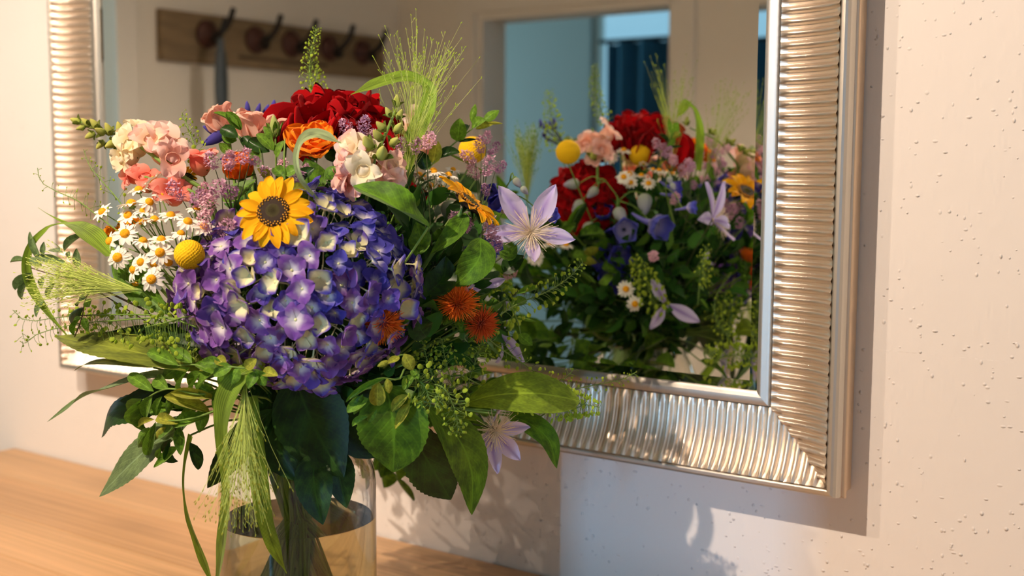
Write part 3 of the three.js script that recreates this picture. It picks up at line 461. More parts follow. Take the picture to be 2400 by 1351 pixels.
// panic grass: a haze of hair-thin branches tipped with seeds
function panicGrass(label, base, axis, o) {
  const t = thing('panic_grass_plume', label, 'grass', base), A = V3(axis).normalize(), a = [], b = [], n = o.n, L = o.L, side = V3(o.side ?? RIGHT).normalize(), other = A.clone().cross(side).normalize(); side.copy(other.clone().cross(A));
  for (let i = 0; i < n; i++) {
    const q = Math.pow(rnd(), 0.8) * (o.stemLen ?? 0.45), p = A.clone().multiplyScalar(L * q), f = i * GA, sp = (o.spread ?? 0.6) * rr(0.35, 1) * (1 - q * 0.4), d = A.clone().addScaledVector(side, Math.cos(f) * sp).addScaledVector(other, Math.sin(f) * sp * (o.flat ?? 0.7)).normalize(), l = L * rr(0.35, 1 - q * 0.55), e = p.clone().addScaledVector(d, l); e.y -= (o.sag ?? 0) * l * l / L;
    const mid = p.clone().lerp(e, 0.55).addScaledVector(A, l * 0.06); a.push(tube([p, mid, e], 0.0002, 0.00012, 3, 5));
    for (let k = 0; k < 3; k++) { const at = k ? mid.clone().lerp(e, rr(0.1, 0.9)) : e, u = d.clone().addScaledVector(side, rr(-0.6, 0.6)).normalize(), s = at.clone().addScaledVector(u, k ? L * 0.04 : 0); if (k) a.push(tube([at, at.clone().lerp(s, 0.5), s], 0.00018, 0.00014, 3, 2)); const g = podGeo.clone().scale(0.0005, 0.0012, 0.0013); g.applyMatrix4(new THREE.Matrix4().makeRotationFromQuaternion(new THREE.Quaternion().setFromUnitVectors(Y, u)).setPosition(s)); b.push(g); }
  }
  part(t, 'axis', tube([[0, 0, 0], A.clone().multiplyScalar(L * 0.5)], 0.0009, 0.0004, 5, 8), G.stem);
  stuff(part(t, 'hairs', mergeGeometries(a), G.hair)); stuff(part(t, 'seeds', mergeGeometries(b), o.seed ?? G.pod)); if (o.vase !== false) intoVase(t, base, 0.001); return t;
}
function leafThing(label, points, width, normal, m, o = {}) {
  const t = thing(o.name ?? 'broad_leaf', label, o.category ?? 'leaf', points[0]); part(t, 'leaf_blade', blade(local(t, points), width, normal, o), m);
  if (o.stalk !== false) { const p = V3(points[0]), q = V3(points[1]); intoVase(t, p, 0.0013, G.stem); } return t;
}
function sprig(label, spine, leaves, m, o = {}) {
  const t = thing(o.name ?? 'leafy_sprig', label, 'greenery', spine[0]); part(t, 'stem', tube(local(t, spine), o.r ?? 0.0012, 0.0006, 6, 16), o.stemM ?? G.stem);
  leaves.forEach(([a, b, w, k = 0, nrm]) => smallLeaf(t, a, b, w, Array.isArray(m) ? m[k] : m, nrm ?? someFace()));
  if (o.vase !== false) intoVase(t, spine[0], o.r ?? 0.0012, o.stemM ?? G.stem); return t;
}

// ---------------------------------------------------------------- vase with water
const glassM = mat('#fdfefc', 0.0, { transmission: 1, thickness: 0.003, ior: 1.48, attenuationColor: lin('#dfeee6'), attenuationDistance: 0.25 }), waterM = mat('#ffffff', 0.0, { transmission: 1, thickness: 0.1, ior: 1.33, attenuationColor: lin('#b9bd9c'), attenuationDistance: 0.2 });
const vase = thing('glass_vase', 'clear round shouldered glass vase half full of water on the wooden sideboard', 'vase', [VX, 0.9005, VZ]);
part(vase, 'glass_body', lathe([[0, 0], [0.074, 0], [0.0805, 0.006], [0.082, 0.016], [0.082, 0.2], [0.0803, 0.218], [0.074, 0.236], [0.0665, 0.249], [0.0655, 0.262], [0.0645, 0.2655], [0.0625, 0.2655], [0.0615, 0.262], [0.0625, 0.247], [0.07, 0.234], [0.0768, 0.2165], [0.079, 0.2], [0.079, 0.022], [0.073, 0.011], [0, 0.009]], 96), glassM);
part(vase, 'water', lathe([[0, 0.0092], [0.072, 0.0112], [0.0791, 0.0222], [0.0791, 0.166], [0.0785, 0.1668], [0, 0.1662]], 96), waterM);
stuff(part(vase, 'specks', mergeGeometries([...Array(70)].map(() => { const a = rr(0, 6.28), y = rr(0.165, 0.245), r = y < 0.2 ? 0.0788 : lerp(0.0786, 0.0625, (y - 0.2) / 0.047); return blob.clone().scale(rr(0.0003, 0.0008), rr(0.0003, 0.0009), 0.0003).translate(Math.cos(a) * r, y, Math.sin(a) * r); })), mat('#5d4a22', 0.8)));

// ---------------------------------------------------------------- hydrangea
{
  const c = V3([-0.8164,1.3182,0.4755]), t = thing('hydrangea', 'large violet blue hydrangea head with cream centred florets at the front of the bouquet', 'flower', c);
  const edge = [['#463ea4', '#5c52b8'], ['#5a44a4', '#7658b6'], ['#7c4aa6', '#9c70ba'], ['#403a98', '#524eac'], ['#703f96', '#9c78b6']], mats = tissue('#ffffff', { vc: true, through: 0.3, coat: 0.08 }), cream = lin('#ece6b4'), white = lin('#e6e2e0');
  const geos = edge.map(([a, b], k) => [0.14, 0.34, 0.66].map((w, q) => petalGeo({ L: 0.0155, W: 0.0168, pa: 0.62, pb: 0.5, base: 0.25, curl0: 0.18, curl: [-0.5, -0.9, 0.2][q], cup: [0.3, 0.15, 0.42][q], ruf: 0.0008, rufn: 5, ph: q * 2 + k, nu: 6, nv: 7, color: (u, v) => { const s = Math.abs(2 * u - 1); return mixc(q === 2 ? cream : white, mixc(lin(a), lin(b), s * 0.7), sstep(v + s * 0.25, w - 0.2, w + 0.28)); } })));
  const budM2 = mat('#cfcf96', 0.7), eye = new THREE.SphereGeometry(0.0016, 8, 6), stalkG = tube([[0, 0, 0], [0.002, -0.012, 0], [0, -0.034, 0]], 0.0008, 0.0006, 5, 6), rx = 0.107, ry = 0.084, rz = 0.088, Nf = 360;
  const R3 = V3(RIGHT), U3 = V3(UP), C3 = V3(CAM);
  for (let i = 0; i < Nf; i++) {
    const y = 1 - 2 * (i + 0.5) / Nf, q = Math.sqrt(1 - y * y), n = [Math.cos(i * GA) * q, y, Math.sin(i * GA) * q];
    if (n[2] < -0.45) continue;
    const k = 0.93 + 0.12 * hash2(i, 2) + 0.05 * Math.sin(n[0] * 5 + 1) * (n[1] > 0 ? 1 : 0.4), skew = n[0] > 0.1 && n[1] > 0.2 ? 1.06 : 1;
    const p = R3.clone().multiplyScalar(n[0] * rx * k * skew).addScaledVector(U3, n[1] * ry * k * skew).addScaledVector(C3, n[2] * rz * k), d = R3.clone().multiplyScalar(n[0] / rx).addScaledVector(U3, n[1] / ry).addScaledVector(C3, n[2] / rz).normalize().add(new THREE.Vector3(rr(-0.55, 0.55), rr(-0.55, 0.55), rr(-0.55, 0.55))).normalize();
    const f = new THREE.Group(); f.name = 'floret'; t.add(f); aim(f, p, d, rr(0, 6)); f.scale.setScalar(rr(0.8, 1.12));
    const blue = n[0] * 0.8 + n[1] * 0.7 + rr(-0.5, 0.5), e = blue > 0.55 ? pick([0, 3, 0]) : blue > 0 ? pick([1, 0, 1, 4]) : pick([2, 4, 1, 2]), w = pick([0, 0, 1, 1, 1, 2, 2]), open = rr(0.95, 1.5);
    for (let s = 0; s < 4; s++) petal(f, geos[e][w], mats, s * 1.571 + rr(-0.12, 0.12), open + rr(-0.22, 0.22), 0.0006, s % 2 ? 0 : 0.0005, rr(0.85, 1.1), rr(-0.25, 0.25));
    part(f, 'eye', eye, budM2); part(f, 'stalk', stalkG, budM2);
  }
  intoVase(t, c.clone().addScaledVector(U3, -0.03), 0.0035, G.darkStem);
}

// ---------------------------------------------------------------- roses, buttercups, lisianthus
const redM = [mat('#b0040c', 0.75, { transmission: 0.18, roughness: 1, thickness: 0, specularIntensity: 0.25 }), mat('#9c020c', 0.75, { transmission: 0.18, roughness: 1, thickness: 0, specularIntensity: 0.25 })];
rosette('wide open dark red rose topping the bouquet behind the orange flowers', 'rose', 'flower', [-0.8812,1.4874,0.3524], [0.132,0.989,-0.062], 0.065, 84, { mat: redM, open: 1.36, ruf: 0.2, rufn: 8, recurve: -3.6, cp: 3, cup: 0.6, nu: 16, stem: 0.003, wide: 0.9 });
rosette('red rose seen only in the mirror, behind the blue bells', 'rose', 'flower', [-0.9036,1.4025,0.23], [0.394,0.552,-0.735], 0.056, 56, { mat: redM, open: 1.25, ruf: 0.12, recurve: -2.4, wide: 0.95, stem: 0.003 });
const orangeM = [tissue('#ff9a18', { through: 0.32, coat: 0 }), tissue('#fb8a10', { through: 0.32, coat: 0 })], apricot = [tissue('#f9d3c0', { through: 0.4, coat: 0 }), tissue('#f7c4b0', { through: 0.4, coat: 0 })];
rosette('larger orange buttercup flower under the dark red rose', 'buttercup', 'flower', [-0.8305,1.4596,0.4432], [0.495,0.721,0.485], 0.0285, 26, { mat: orangeM, open: 1.25, ruf: 0.07, recurve: -0.5, pa: 0.58, wide: 1.2 });
rosette('smaller orange buttercup flower behind the mauve sea lavender', 'buttercup', 'flower', [-0.891,1.4365,0.4829], [0.196,0.904,0.381], 0.026, 22, { mat: [tissue('#fb8c14', { through: 0.32, coat: 0 }), tissue('#f67c10', { through: 0.32, coat: 0 })], open: 0.95, ruf: 0.05, recurve: -0.1, pa: 0.6, wide: 1.15 });
rosette('pale pink lisianthus cup tilted left at the top left of the bouquet', 'lisianthus', 'flower', [-0.9723,1.4854,0.436], [-0.388,0.847,0.364], 0.028, 14, { mat: apricot, open: 0.85, ruf: 0.09, recurve: -0.6, wide: 1.25 });
rosette('pale pink lisianthus cup facing up beside the green bud', 'lisianthus', 'flower', [-0.9291,1.4779,0.4308], [0.164,0.986,0.020], 0.031, 16, { mat: apricot, open: 0.95, ruf: 0.08, recurve: -0.6, wide: 1.25 });
rosette('pale pink lisianthus half hidden behind the larger orange flower', 'lisianthus', 'flower', [-0.9087,1.474,0.4045], [0.064,0.993,0.098], 0.025, 12, { mat: apricot, open: 0.9, ruf: 0.08, recurve: -0.5, wide: 1.2 });
rosette('yellow orange marigold tucked under the left chamomile daisies', 'marigold', 'flower', [-1.0024,1.3763,0.5327], [-0.164,0.749,0.642], 0.0165, 22, { mat: [tissue('#f6b21a', { through: 0.3, coat: 0 }), tissue('#f09a14', { through: 0.3, coat: 0 })], open: 1.3, ruf: 0.1, recurve: -0.6 });
rosette('orange marigold beside the left chamomile daisies, lower than the first', 'marigold', 'flower', [-1.0249,1.3673,0.5375], [-0.315,0.548,0.775], 0.012, 18, { mat: [tissue('#f4a416', { through: 0.3, coat: 0 })], open: 1.3, ruf: 0.1, recurve: -0.6 });

// ---------------------------------------------------------------- sunflowers, globe flowers
sunflower('golden sunflower with a dark disc facing out above the violet hydrangea', [-0.783,1.3953,0.5408], [0.506,0.396,0.766], 0.92, { n: 18 });
sunflower('golden sunflower seen edge on beside the pale lilac clematis', [-0.7144,1.4003,0.3495], [0.592,0.761,-0.263], 0.98, { n: 15, open: 1.38, roll: 1 });
sunflower('small yellow sunflower mostly hidden behind the cream snapdragon stem', [-0.9653,1.4235,0.4881], [-0.440,0.871,-0.218], 0.5, { n: 12, open: 1.1 });
globeFlower('round yellow globe flower at the left edge of the hydrangea', [-0.8646,1.3555,0.5669], 0.0137);
globeFlower('round yellow globe flower at the back right, under the eucalyptus twig', [-0.8734,1.4548,0.135], 0.0165);
globeFlower('round yellow globe flower seen only in the mirror, before the dark red rose', [-0.8572,1.4522,0.3], 0.0155);

// ---------------------------------------------------------------- chamomile
daisySpray('spray of small white chamomile daisies with raised stalks at the upper left', [
  [[-1.0122,1.3897,0.5508], [-0.100,0.666,0.739]], [[-0.9704,1.3985,0.5481], [-0.208,0.966,0.152], 1.2], [[-0.9664,1.4119,0.5423], [0.037,0.970,0.240]], [[-0.9509,1.4207,0.5367], [-0.613,0.763,0.203], 1.1], [[-0.9472,1.4005,0.5452], [0.767,0.636,0.087]], [[-0.9261,1.4058,0.5478], [0.517,0.786,-0.339]], [[-0.9507,1.392,0.5486], [0.208,0.971,0.119], 1.1], [[-0.9712,1.3875,0.5518], [0.237,0.643,0.728]]], [-0.926,1.3492,0.5285]);
daisySpray('middle spray of small white chamomile daisies between marigold and sea lavender', [
  [[-0.9623,1.3706,0.5624], [0.394,0.552,0.735], 1.15], [[-0.9273,1.3848,0.5553], [0.083,0.995,-0.055]], [[-0.9492,1.3812,0.5516], [-0.287,0.957,-0.042]], [[-0.8878,1.3838,0.5488], [0.537,0.822,0.192], 1.05], [[-0.8759,1.3791,0.5401], [0.657,0.740,0.143]], [[-0.9138,1.3667,0.5587], [0.151,0.964,0.219]], [[-0.9374,1.3647,0.5612], [0.326,0.943,0.072]], [[-0.9176,1.3887,0.5442], [0.291,0.930,0.225]], [[-0.9025,1.3721,0.5451], [0.326,0.943,0.072], 0.9], [[-0.9914,1.362,0.5581], [-0.330,0.380,0.864], 1.1], [[-0.8916,1.3951,0.5354], [0.235,0.972,-0.028], 0.9]], [-0.916,1.3333,0.5271]);
daisySpray('lowest spray of white chamomile daisies facing out beside the yellow globe flower', [
  [[-0.9655,1.3481,0.569], [0.382,0.249,0.890], 1.15], [[-0.9074,1.3554,0.5656], [0.623,0.363,0.694], 1.1], [[-0.9163,1.3302,0.569], [0.465,0.302,0.832], 1.15], [[-0.9383,1.3447,0.5636], [0.124,0.401,0.908], 0.95], [[-0.9473,1.3374,0.5651], [-0.283,0.261,0.923]], [[-0.9093,1.3456,0.5546], [0.478,-0.745,0.466]], [[-0.8723,1.3403,0.5585], [0.522,-0.569,0.635]], [[-0.9168,1.347,0.552], [0.657,0.740,0.143], 0.9], [[-0.9609,1.3223,0.5529], [0.101,-0.934,0.342], 0.85], [[-0.9306,1.3425,0.555], [0.606,0.645,0.466], 0.85]], [-0.9022,1.3175,0.5236]);
daisySpray('small chamomile daisies behind the sunflower seen edge on', [[[-0.8069,1.4293,0.2883], [-0.024,0.987,0.160], 0.8], [[-0.8096,1.432,0.2529], [0.406,0.914,0.006], 0.75], [[-0.8341,1.4401,0.2693], [-0.134,0.911,0.390], 0.7], [[-0.7854,1.4224,0.2986], [0.614,0.732,0.294], 0.7]], [-0.7974,1.3782,0.3127]);
daisySpray('chamomile daisies around the yellow globe flower, seen only in the mirror', [[[-0.889,1.4496,0.27], [0.256,0.664,-0.703], 1.1], [[-0.8725,1.4593,0.28], [0.177,0.950,-0.256]], [[-0.8513,1.4256,0.26], [0.364,0.775,-0.517], 1.05], [[-0.8377,1.4233,0.27], [0.123,0.976,-0.180]], [[-0.8148,1.4306,0.28], [0.208,0.971,-0.119]], [[-0.7946,1.426,0.28], [0.288,0.956,-0.057]], [[-0.8433,1.4138,0.25], [0.456,0.613,-0.645]], [[-0.8204,1.4128,0.26], [0.424,0.678,-0.600]], [[-0.8428,1.4217,0.23], [0.417,0.494,-0.763]]], [-0.8555,1.3569,0.3]);
daisySpray('chamomile daisies low on the mirror side, seen only in the mirror under the blue bells', [[[-0.9556,1.308,0.18], [0.364,0.307,-0.879], 1.2], [[-0.9305,1.3278,0.18], [0.123,0.976,-0.180], 1.1], [[-0.9106,1.3263,0.19], [0.123,0.976,-0.180]], [[-0.8138,1.2708,0.19], [0.551,0.304,-0.777], 1.1], [[-0.7995,1.2514,0.19], [0.662,-0.003,-0.750], 1.1]], [-0.8931,1.2456,0.27]);

// ---------------------------------------------------------------- sea lavender
seaLavender('mauve sea lavender tufts over the chamomile daisies left of the sunflower', [[[-0.9006,1.4031,0.5437], [-0.287,0.832,0.474], 1.1], [[-0.889,1.3986,0.5425], [0.727,0.682,-0.077]], [[-0.8623,1.3903,0.5464], [0.108,0.992,0.066], 1.25], [[-0.8714,1.4066,0.5336], [0.589,0.800,-0.113], 1.1], [[-0.8625,1.4083,0.5296], [0.856,0.333,-0.396]], [[-0.859,1.375,0.5496], [-0.046,0.941,0.336]], [[-0.8516,1.373,0.5425], [0.694,0.700,-0.170], 1.1], [[-0.8483,1.3765,0.5302], [0.856,0.333,-0.396], 0.8], [[-0.8811,1.4014,0.539], [0.258,0.951,-0.173]]], [-0.8779,1.3425,0.5127]);
seaLavender('pale mauve sea lavender tufts in front of the smaller orange flower', [[[-0.8708,1.4317,0.5294], [-0.134,0.911,0.390]], [[-0.8637,1.4341,0.5254], [0.490,0.849,-0.199]], [[-0.8581,1.431,0.5253], [0.235,0.972,-0.028]], [[-0.8418,1.4373,0.5243], [0.427,0.892,-0.146], 0.9], [[-0.8346,1.4381,0.5205], [0.856,0.333,-0.396], 0.7]], [-0.8708,1.391,0.5099]);
seaLavender('mauve sea lavender tufts right behind the sunflower facing out', [[[-0.8318,1.4225,0.4968], [-0.305,0.795,0.524], 0.9], [[-0.8126,1.4202,0.4862], [0.589,0.800,-0.113]], [[-0.8314,1.4279,0.4814], [0.123,0.976,0.180], 0.8], [[-0.8178,1.4272,0.4727], [0.486,0.818,-0.306], 0.7]], [-0.8326,1.3911,0.4782]);
seaLavender('pink mauve sea lavender tufts before the rear globe flower at the right', [[[-0.7859,1.4495,0.2338], [-0.026,0.989,0.148], 1.1], [[-0.7794,1.4487,0.2293], [0.650,0.711,-0.268], 0.9], [[-0.778,1.4394,0.2541], [-0.470,0.576,0.669]], [[-0.7618,1.4251,0.2568], [0.235,0.972,-0.028], 1.2], [[-0.7548,1.4296,0.2512], [0.687,0.658,-0.310], 0.9], [[-0.7682,1.4223,0.2617], [-0.380,0.809,0.448]], [[-0.788,1.4598,0.2217], [0.023,0.990,-0.140], 0.9]], [-0.7589,1.3869,0.2718]);
seaLavender('dusky mauve sea lavender tufts left of the lilac clematis', [[[-0.7184,1.3633,0.3076], [0.123,0.976,0.180], 1.2], [[-0.7081,1.3504,0.3143], [0.151,0.988,0.034], 1.1], [[-0.7638,1.3854,0.2261], [0.427,0.892,-0.146]], [[-0.7378,1.3701,0.3329], [0.288,0.956,0.057], 0.9], [[-0.7538,1.4047,0.266], [-0.110,0.970,0.218], 0.8]], [-0.736,1.3239,0.3128]);
seaLavender('dusky mauve sea lavender in the shade of the dark red rose', [[[-0.8034,1.4632,0.4173], [-0.355,0.844,0.402]], [[-0.7972,1.4649,0.4126], [0.313,0.946,-0.087]], [[-0.7884,1.4599,0.4132], [0.687,0.658,-0.310], 0.9]], [-0.7887,1.4233,0.4372]);
seaLavender('mauve sea lavender tufts seen only in the mirror before the orange flower', [[[-0.7924,1.4454,0.36], [0.064,0.993,-0.098], 1.1], [[-0.7735,1.4478,0.36], [0.427,0.892,0.146]], [[-0.7589,1.4539,0.36], [0.650,0.711,0.268]], [[-0.7409,1.377,0.34], [0.064,0.993,-0.098]], [[-0.7277,1.3714,0.34], [0.490,0.849,0.199]], [[-0.7787,1.3113,0.2], [0.456,0.613,-0.645]]], [-0.7749,1.334,0.33]);

// ---------------------------------------------------------------- snapdragons
snapdragon('cream and pink snapdragon spike leaning out to the upper left', [[-0.9056,1.4125,0.514], [-0.9295,1.4298,0.5284], [-0.9934,1.4532,0.5178], [-1.0826,1.4689,0.4857], [-1.1097,1.4803,0.5035]], [
  [[-1.0031,1.4561,0.5255], [-0.038,0.425,0.905], 'cream', 0, 1.15, 0.3], [[-1.0171,1.473,0.4975], [0.099,0.993,0.059], 'cream', 0, 1.1, 1], [[-1.0047,1.4418,0.5323], [-0.328,-0.215,0.920], 'cream', 0, 1, 2], [[-0.9626,1.4594,0.5121], [0.458,0.872,0.176], 'pink', 1, 1.45, 0.6], [[-0.9708,1.4613,0.5239], [0.325,0.697,0.640], 'cream', 1, 1.1, 1.2], [[-0.9238,1.4418,0.5357], [0.922,-0.017,0.386], 'pink', 0, 1.05, 3]],
  [[[-1.1096,1.4794,0.5036], [-0.782,0.356,0.512]], [[-1.1057,1.4754,0.5013], [-0.426,-0.277,0.861], 0.8], [[-1.101,1.4759,0.4979], [-0.522,0.651,0.551]], [[-1.0929,1.4691,0.4991], [-0.182,-0.485,0.856]], [[-1.0886,1.4727,0.4969], [-0.232,0.774,0.588], 1.1], [[-1.0815,1.4678,0.4949], [0.036,0.381,0.924], 1.1], [[-1.0887,1.4608,0.491], [-0.140,-0.694,0.707]], [[-1.0773,1.4661,0.4897], [-0.068,0.885,0.460], 1.2], [[-1.0471,1.4584,0.5079], [0.164,-0.325,0.931], 1.2], [[-1.0539,1.4657,0.4949], [-0.110,0.970,0.218], 1.2]]);
snapdragon('cream snapdragon spike with a budded tip in the middle below the dark red rose', [[-0.7725,1.4094,0.4302], [-0.7652,1.4335,0.4319], [-0.771,1.4537,0.4145], [-0.7787,1.4725,0.3933], [-0.8051,1.4919,0.3527]], [
  [[-0.7694,1.4503,0.4563], [-0.177,0.564,0.807], 'cream', 1, 1.15, 0.2], [[-0.7597,1.4511,0.4518], [0.280,0.771,0.572], 'cream', 0, 1.15, 1], [[-0.7413,1.4348,0.4314], [0.929,0.327,0.173], 'cream', 1, 1.15, 2], [[-0.7718,1.4323,0.4631], [-0.263,-0.094,0.960], 'pink', 0, 1.15, 3], [[-0.746,1.4316,0.4658], [0.482,0.201,0.853], 'cream', 0, 1.0, 0.5], [[-0.7677,1.4217,0.4608], [-0.032,-0.473,0.880], 'pink', 0, 1.0, 4], [[-0.7422,1.4218,0.4382], [0.896,-0.217,0.386], 'pink', 1, 1.0, 5], [[-0.7796,1.4216,0.4584], [-0.235,-0.596,0.768], 'coral', 1, 0.8, 5]],
  [[[-0.8077,1.4946,0.3484], [0.019,0.990,-0.137], 1.1], [[-0.7863,1.4833,0.3808], [-0.215,0.874,0.436], 0.9], [[-0.7813,1.4813,0.3764], [0.476,0.878,-0.056], 0.9], [[-0.7709,1.4688,0.4059], [-0.242,0.655,0.716], 1.1], [[-0.7652,1.4673,0.3995], [0.710,0.701,0.072], 1.1], [[-0.7605,1.4594,0.4244], [0.040,0.663,0.748], 1.2], [[-0.7531,1.4555,0.4196], [0.863,0.469,0.186], 1.1], [[-0.7543,1.4504,0.4461], [0.256,0.664,0.703], 1.5], [[-0.7408,1.4426,0.4467], [0.618,0.581,0.530], 1.5]]);
snapdragon('coral pink snapdragon florets under the cream spike at the left', [[-0.8992,1.3983,0.5085], [-0.9094,1.4106,0.5252], [-0.9369,1.4183,0.5279], [-0.9726,1.4241,0.5297]], [
  [[-1.0009,1.4268,0.5292], [-0.494,0.245,0.834], 'coral', 1, 0.95, 0.4], [[-0.974,1.4245,0.5296], [0.225,0.835,0.501], 'coral', 0, 1.0, 1], [[-0.9238,1.4121,0.5365], [0.545,0.589,0.596], 'coral', 0, 1.15, 2], [[-0.9214,1.4453,0.5081], [-0.120,0.951,0.285], 'coral', 1, 1.15, 1.5]], []);
snapdragon('apricot snapdragon spike seen only in the mirror left of the dark red rose', [[-0.8853,1.4063,0.23], [-0.8858,1.4421,0.23], [-0.8897,1.4718,0.23], [-0.8949,1.4897,0.23]], [[[-0.9059,1.469,0.23], [-0.030,0.492,-0.870], 'pink', 0, 1.2], [[-0.8849,1.4789,0.23], [0.064,0.993,-0.098], 'pink', 1, 1.1], [[-0.8716,1.4867,0.24], [0.589,0.800,0.113], 'pink', 1, 1.2], [[-0.8716,1.4597,0.22], [0.759,0.421,-0.497], 'pink', 0, 1.1], [[-0.8854,1.4527,0.22], [0.577,0.102,-0.811], 'cream', 1, 1.0]], [[[-0.8836,1.4467,0.215], [0.456,0.613,-0.645], 1.4]]);

// ---------------------------------------------------------------- clematis
clematis('pale lilac clematis star with cream stamens at the right edge of the bouquet', [-0.7134,1.3659,0.2446], [0.629,0.221,0.745], [[-1.1,1.3,1.0,0],[-2.2,1.3,1.05,0],[0.12,1.32,0.82,1],[1.5,1.15,0.72,2],[3.1,1.35,0.85,1]].map((a) => a), { scale: 0.95 });
clematis('lilac clematis hanging low over the mirror frame below the broad bright leaf', [-0.724,1.1672,0.2992], [0.906,-0.169,0.388], [[-1.6,1.2,0.75,2,0.6],[0.1,1.3,0.75,0],[0.95,1.25,0.85,0],[1.75,1.2,0.85,2],[2.5,1.0,0.7,1]], { scale: 0.92 });
clematis('lilac clematis low on the mirror side, seen only in the mirror under the blue bells', [-0.769,1.2514,0.22], [0.736,-0.113,-0.667], [[-1.25,1.1,0.9,0],[1.4,1.2,0.75,1],[-2.9,1.3,0.7,1]], { scale: 0.95, bare: true });
clematis('lilac clematis petals half hidden behind the orange safflowers', [-0.7462,1.3101,0.2847], [0.868,0.203,0.454], [[-0.4,1.2,0.6,0],[2.9,1.3,0.8,1]], { scale: 0.7, bare: true });

// ---------------------------------------------------------------- safflowers
safflower('bright orange safflower brush at the right of the hydrangea', [-0.717,1.3012,0.3638], [0.559,0.640,0.527], 1.05, '#ff8a20');
safflower('deep red orange safflower brush below the bright orange one', [-0.7036,1.2826,0.3442], [0.835,-0.007,0.551], 0.92, '#e4601c', 1);
safflower('orange safflower brush peeping from under the lower right hydrangea florets', [-0.7251,1.2941,0.4629], [0.679,-0.262,0.686], 1.0, '#f5781a', 1);

// ---------------------------------------------------------------- larkspur and blue buds
larkspur('larkspur with violet blue bells on the mirror side, seen only in the mirror', [[-0.8718,1.2532,0.27], [-0.8679,1.3099,0.25], [-0.8628,1.3588,0.24], [-0.8504,1.3891,0.23], [-0.8655,1.4156,0.22]], [
  [[-0.8222,1.3498,0.2], [0.580,0.002,-0.815], 1.61, 0], [[-0.7827,1.3562,0.22], [0.911,-0.247,-0.331], 1.68, 0], [[-0.8574,1.333,0.22], [0.386,0.098,-0.917], 1.54, 1], [[-0.8434,1.3128,0.22], [0.736,-0.113,-0.667], 1.61, 1], [[-0.8567,1.2883,0.22], [0.386,0.098,-0.917], 1.54, 1], [[-0.8769,1.3046,0.23], [-0.092,0.074,-0.993], 1.4, 1], [[-0.8452,1.2763,0.23], [0.723,-0.213,-0.658], 1.54, 1], [[-0.8743,1.3707,0.23], [0.237,0.643,-0.728], 1.26, 1]],
  [[[-0.8962,1.4125,0.2], [-0.803,-0.114,-0.585], 1.4], [[-0.8903,1.3889,0.2], [-0.483,-0.758,-0.438], 1.4], [[-0.8731,1.4068,0.21], [-0.532,-0.707,-0.467], 1.26], [[-0.8213,1.3982,0.25], [0.242,-0.912,-0.332], 1.96], [[-0.8419,1.378,0.21], [0.682,-0.651,-0.334], 1.68], [[-0.8829,1.3592,0.21], [-0.107,-0.974,-0.198], 1.89]]);
larkspur('larkspur with blue bells and pale curled buds behind the edge on sunflower', [[-0.7734,1.3584,0.2487], [-0.7736,1.3854,0.2331], [-0.7696,1.4081,0.2151], [-0.7647,1.4197,0.2101]], [[[-0.7697,1.4076,0.2399], [0.491,-0.105,0.865], 1, 1], [[-0.7646,1.3972,0.2376], [0.800,-0.110,0.590], 0.9, 1], [[-0.7208,1.3834,0.1958], [0.959,0.082,0.271], 0.8, 0]], [[[-0.7611,1.423,0.2072], [0.524,-0.807,-0.272], 0.8], [[-0.7541,1.4138,0.2033], [0.578,-0.752,-0.317], 0.7]]);
{
  const t = thing('violet_bellflower', 'thin dark stalks with violet blue buds behind the pale pink lisianthus', 'flower', [-1.0115,1.463,0.3433]), bud = ell(0.0048, 0.018, lin('#3a2f6a'), lin('#5f58c8'), 10, 10);
  for (const [a, d, s] of [[[-1.0169,1.4961,0.3183], [0.019,0.990,-0.137], 1.1], [[-1.0314,1.4955,0.3164], [0.237,0.929,-0.285], 0.9], [[-1.0483,1.5003,0.3278], [-0.143,0.989,-0.022], 0.8], [[-1.0307,1.4979,0.3279], [0.053,0.955,-0.290], 0.8], [[-1.0452,1.4777,0.3408], [-0.688,0.449,0.570], 0.9], [[-1.023,1.4834,0.2996], [0.524,0.498,-0.691], 0.9]]) { const m = part(t, 'bud', bud, snapM); aim(m, V3(a).addScaledVector(V3(d), -0.006).sub(t.position), d); m.scale.setScalar(s); part(t, 'stalk', tube(local(t, [V3(a).addScaledVector(V3(d), -0.004), V3(a).lerp(t.position, 0.5), t.position.clone()]), 0.0012, 0.001, 5, 8), mat('#2c2438', 0.7)); }
  intoVase(t, t.position, 0.0014, G.darkStem);
  const u = thing('violet_bellflower', 'dark violet bud cluster left below the pale pink lisianthus', 'flower', [-0.9841,1.457,0.4109]);
  for (const [a, d, s] of [[[-0.9689,1.4642,0.4423], [-0.325,-0.485,0.812], 1.5], [[-0.9869,1.4725,0.4356], [-0.612,0.452,0.648], 1], [[-0.9657,1.4425,0.4366], [-0.233,-0.187,0.954], 0.8]]) { const m = part(u, 'bud', bud, snapM); aim(m, V3(a).addScaledVector(V3(d), -0.01).sub(u.position), d); m.scale.setScalar(s); part(u, 'stalk', tube(local(u, [V3(a).addScaledVector(V3(d), -0.008), V3(a).lerp(u.position, 0.5), u.position.clone()]), 0.001, 0.001, 5, 8), G.darkStem); }
  intoVase(u, u.position, 0.0012, G.darkStem);
}
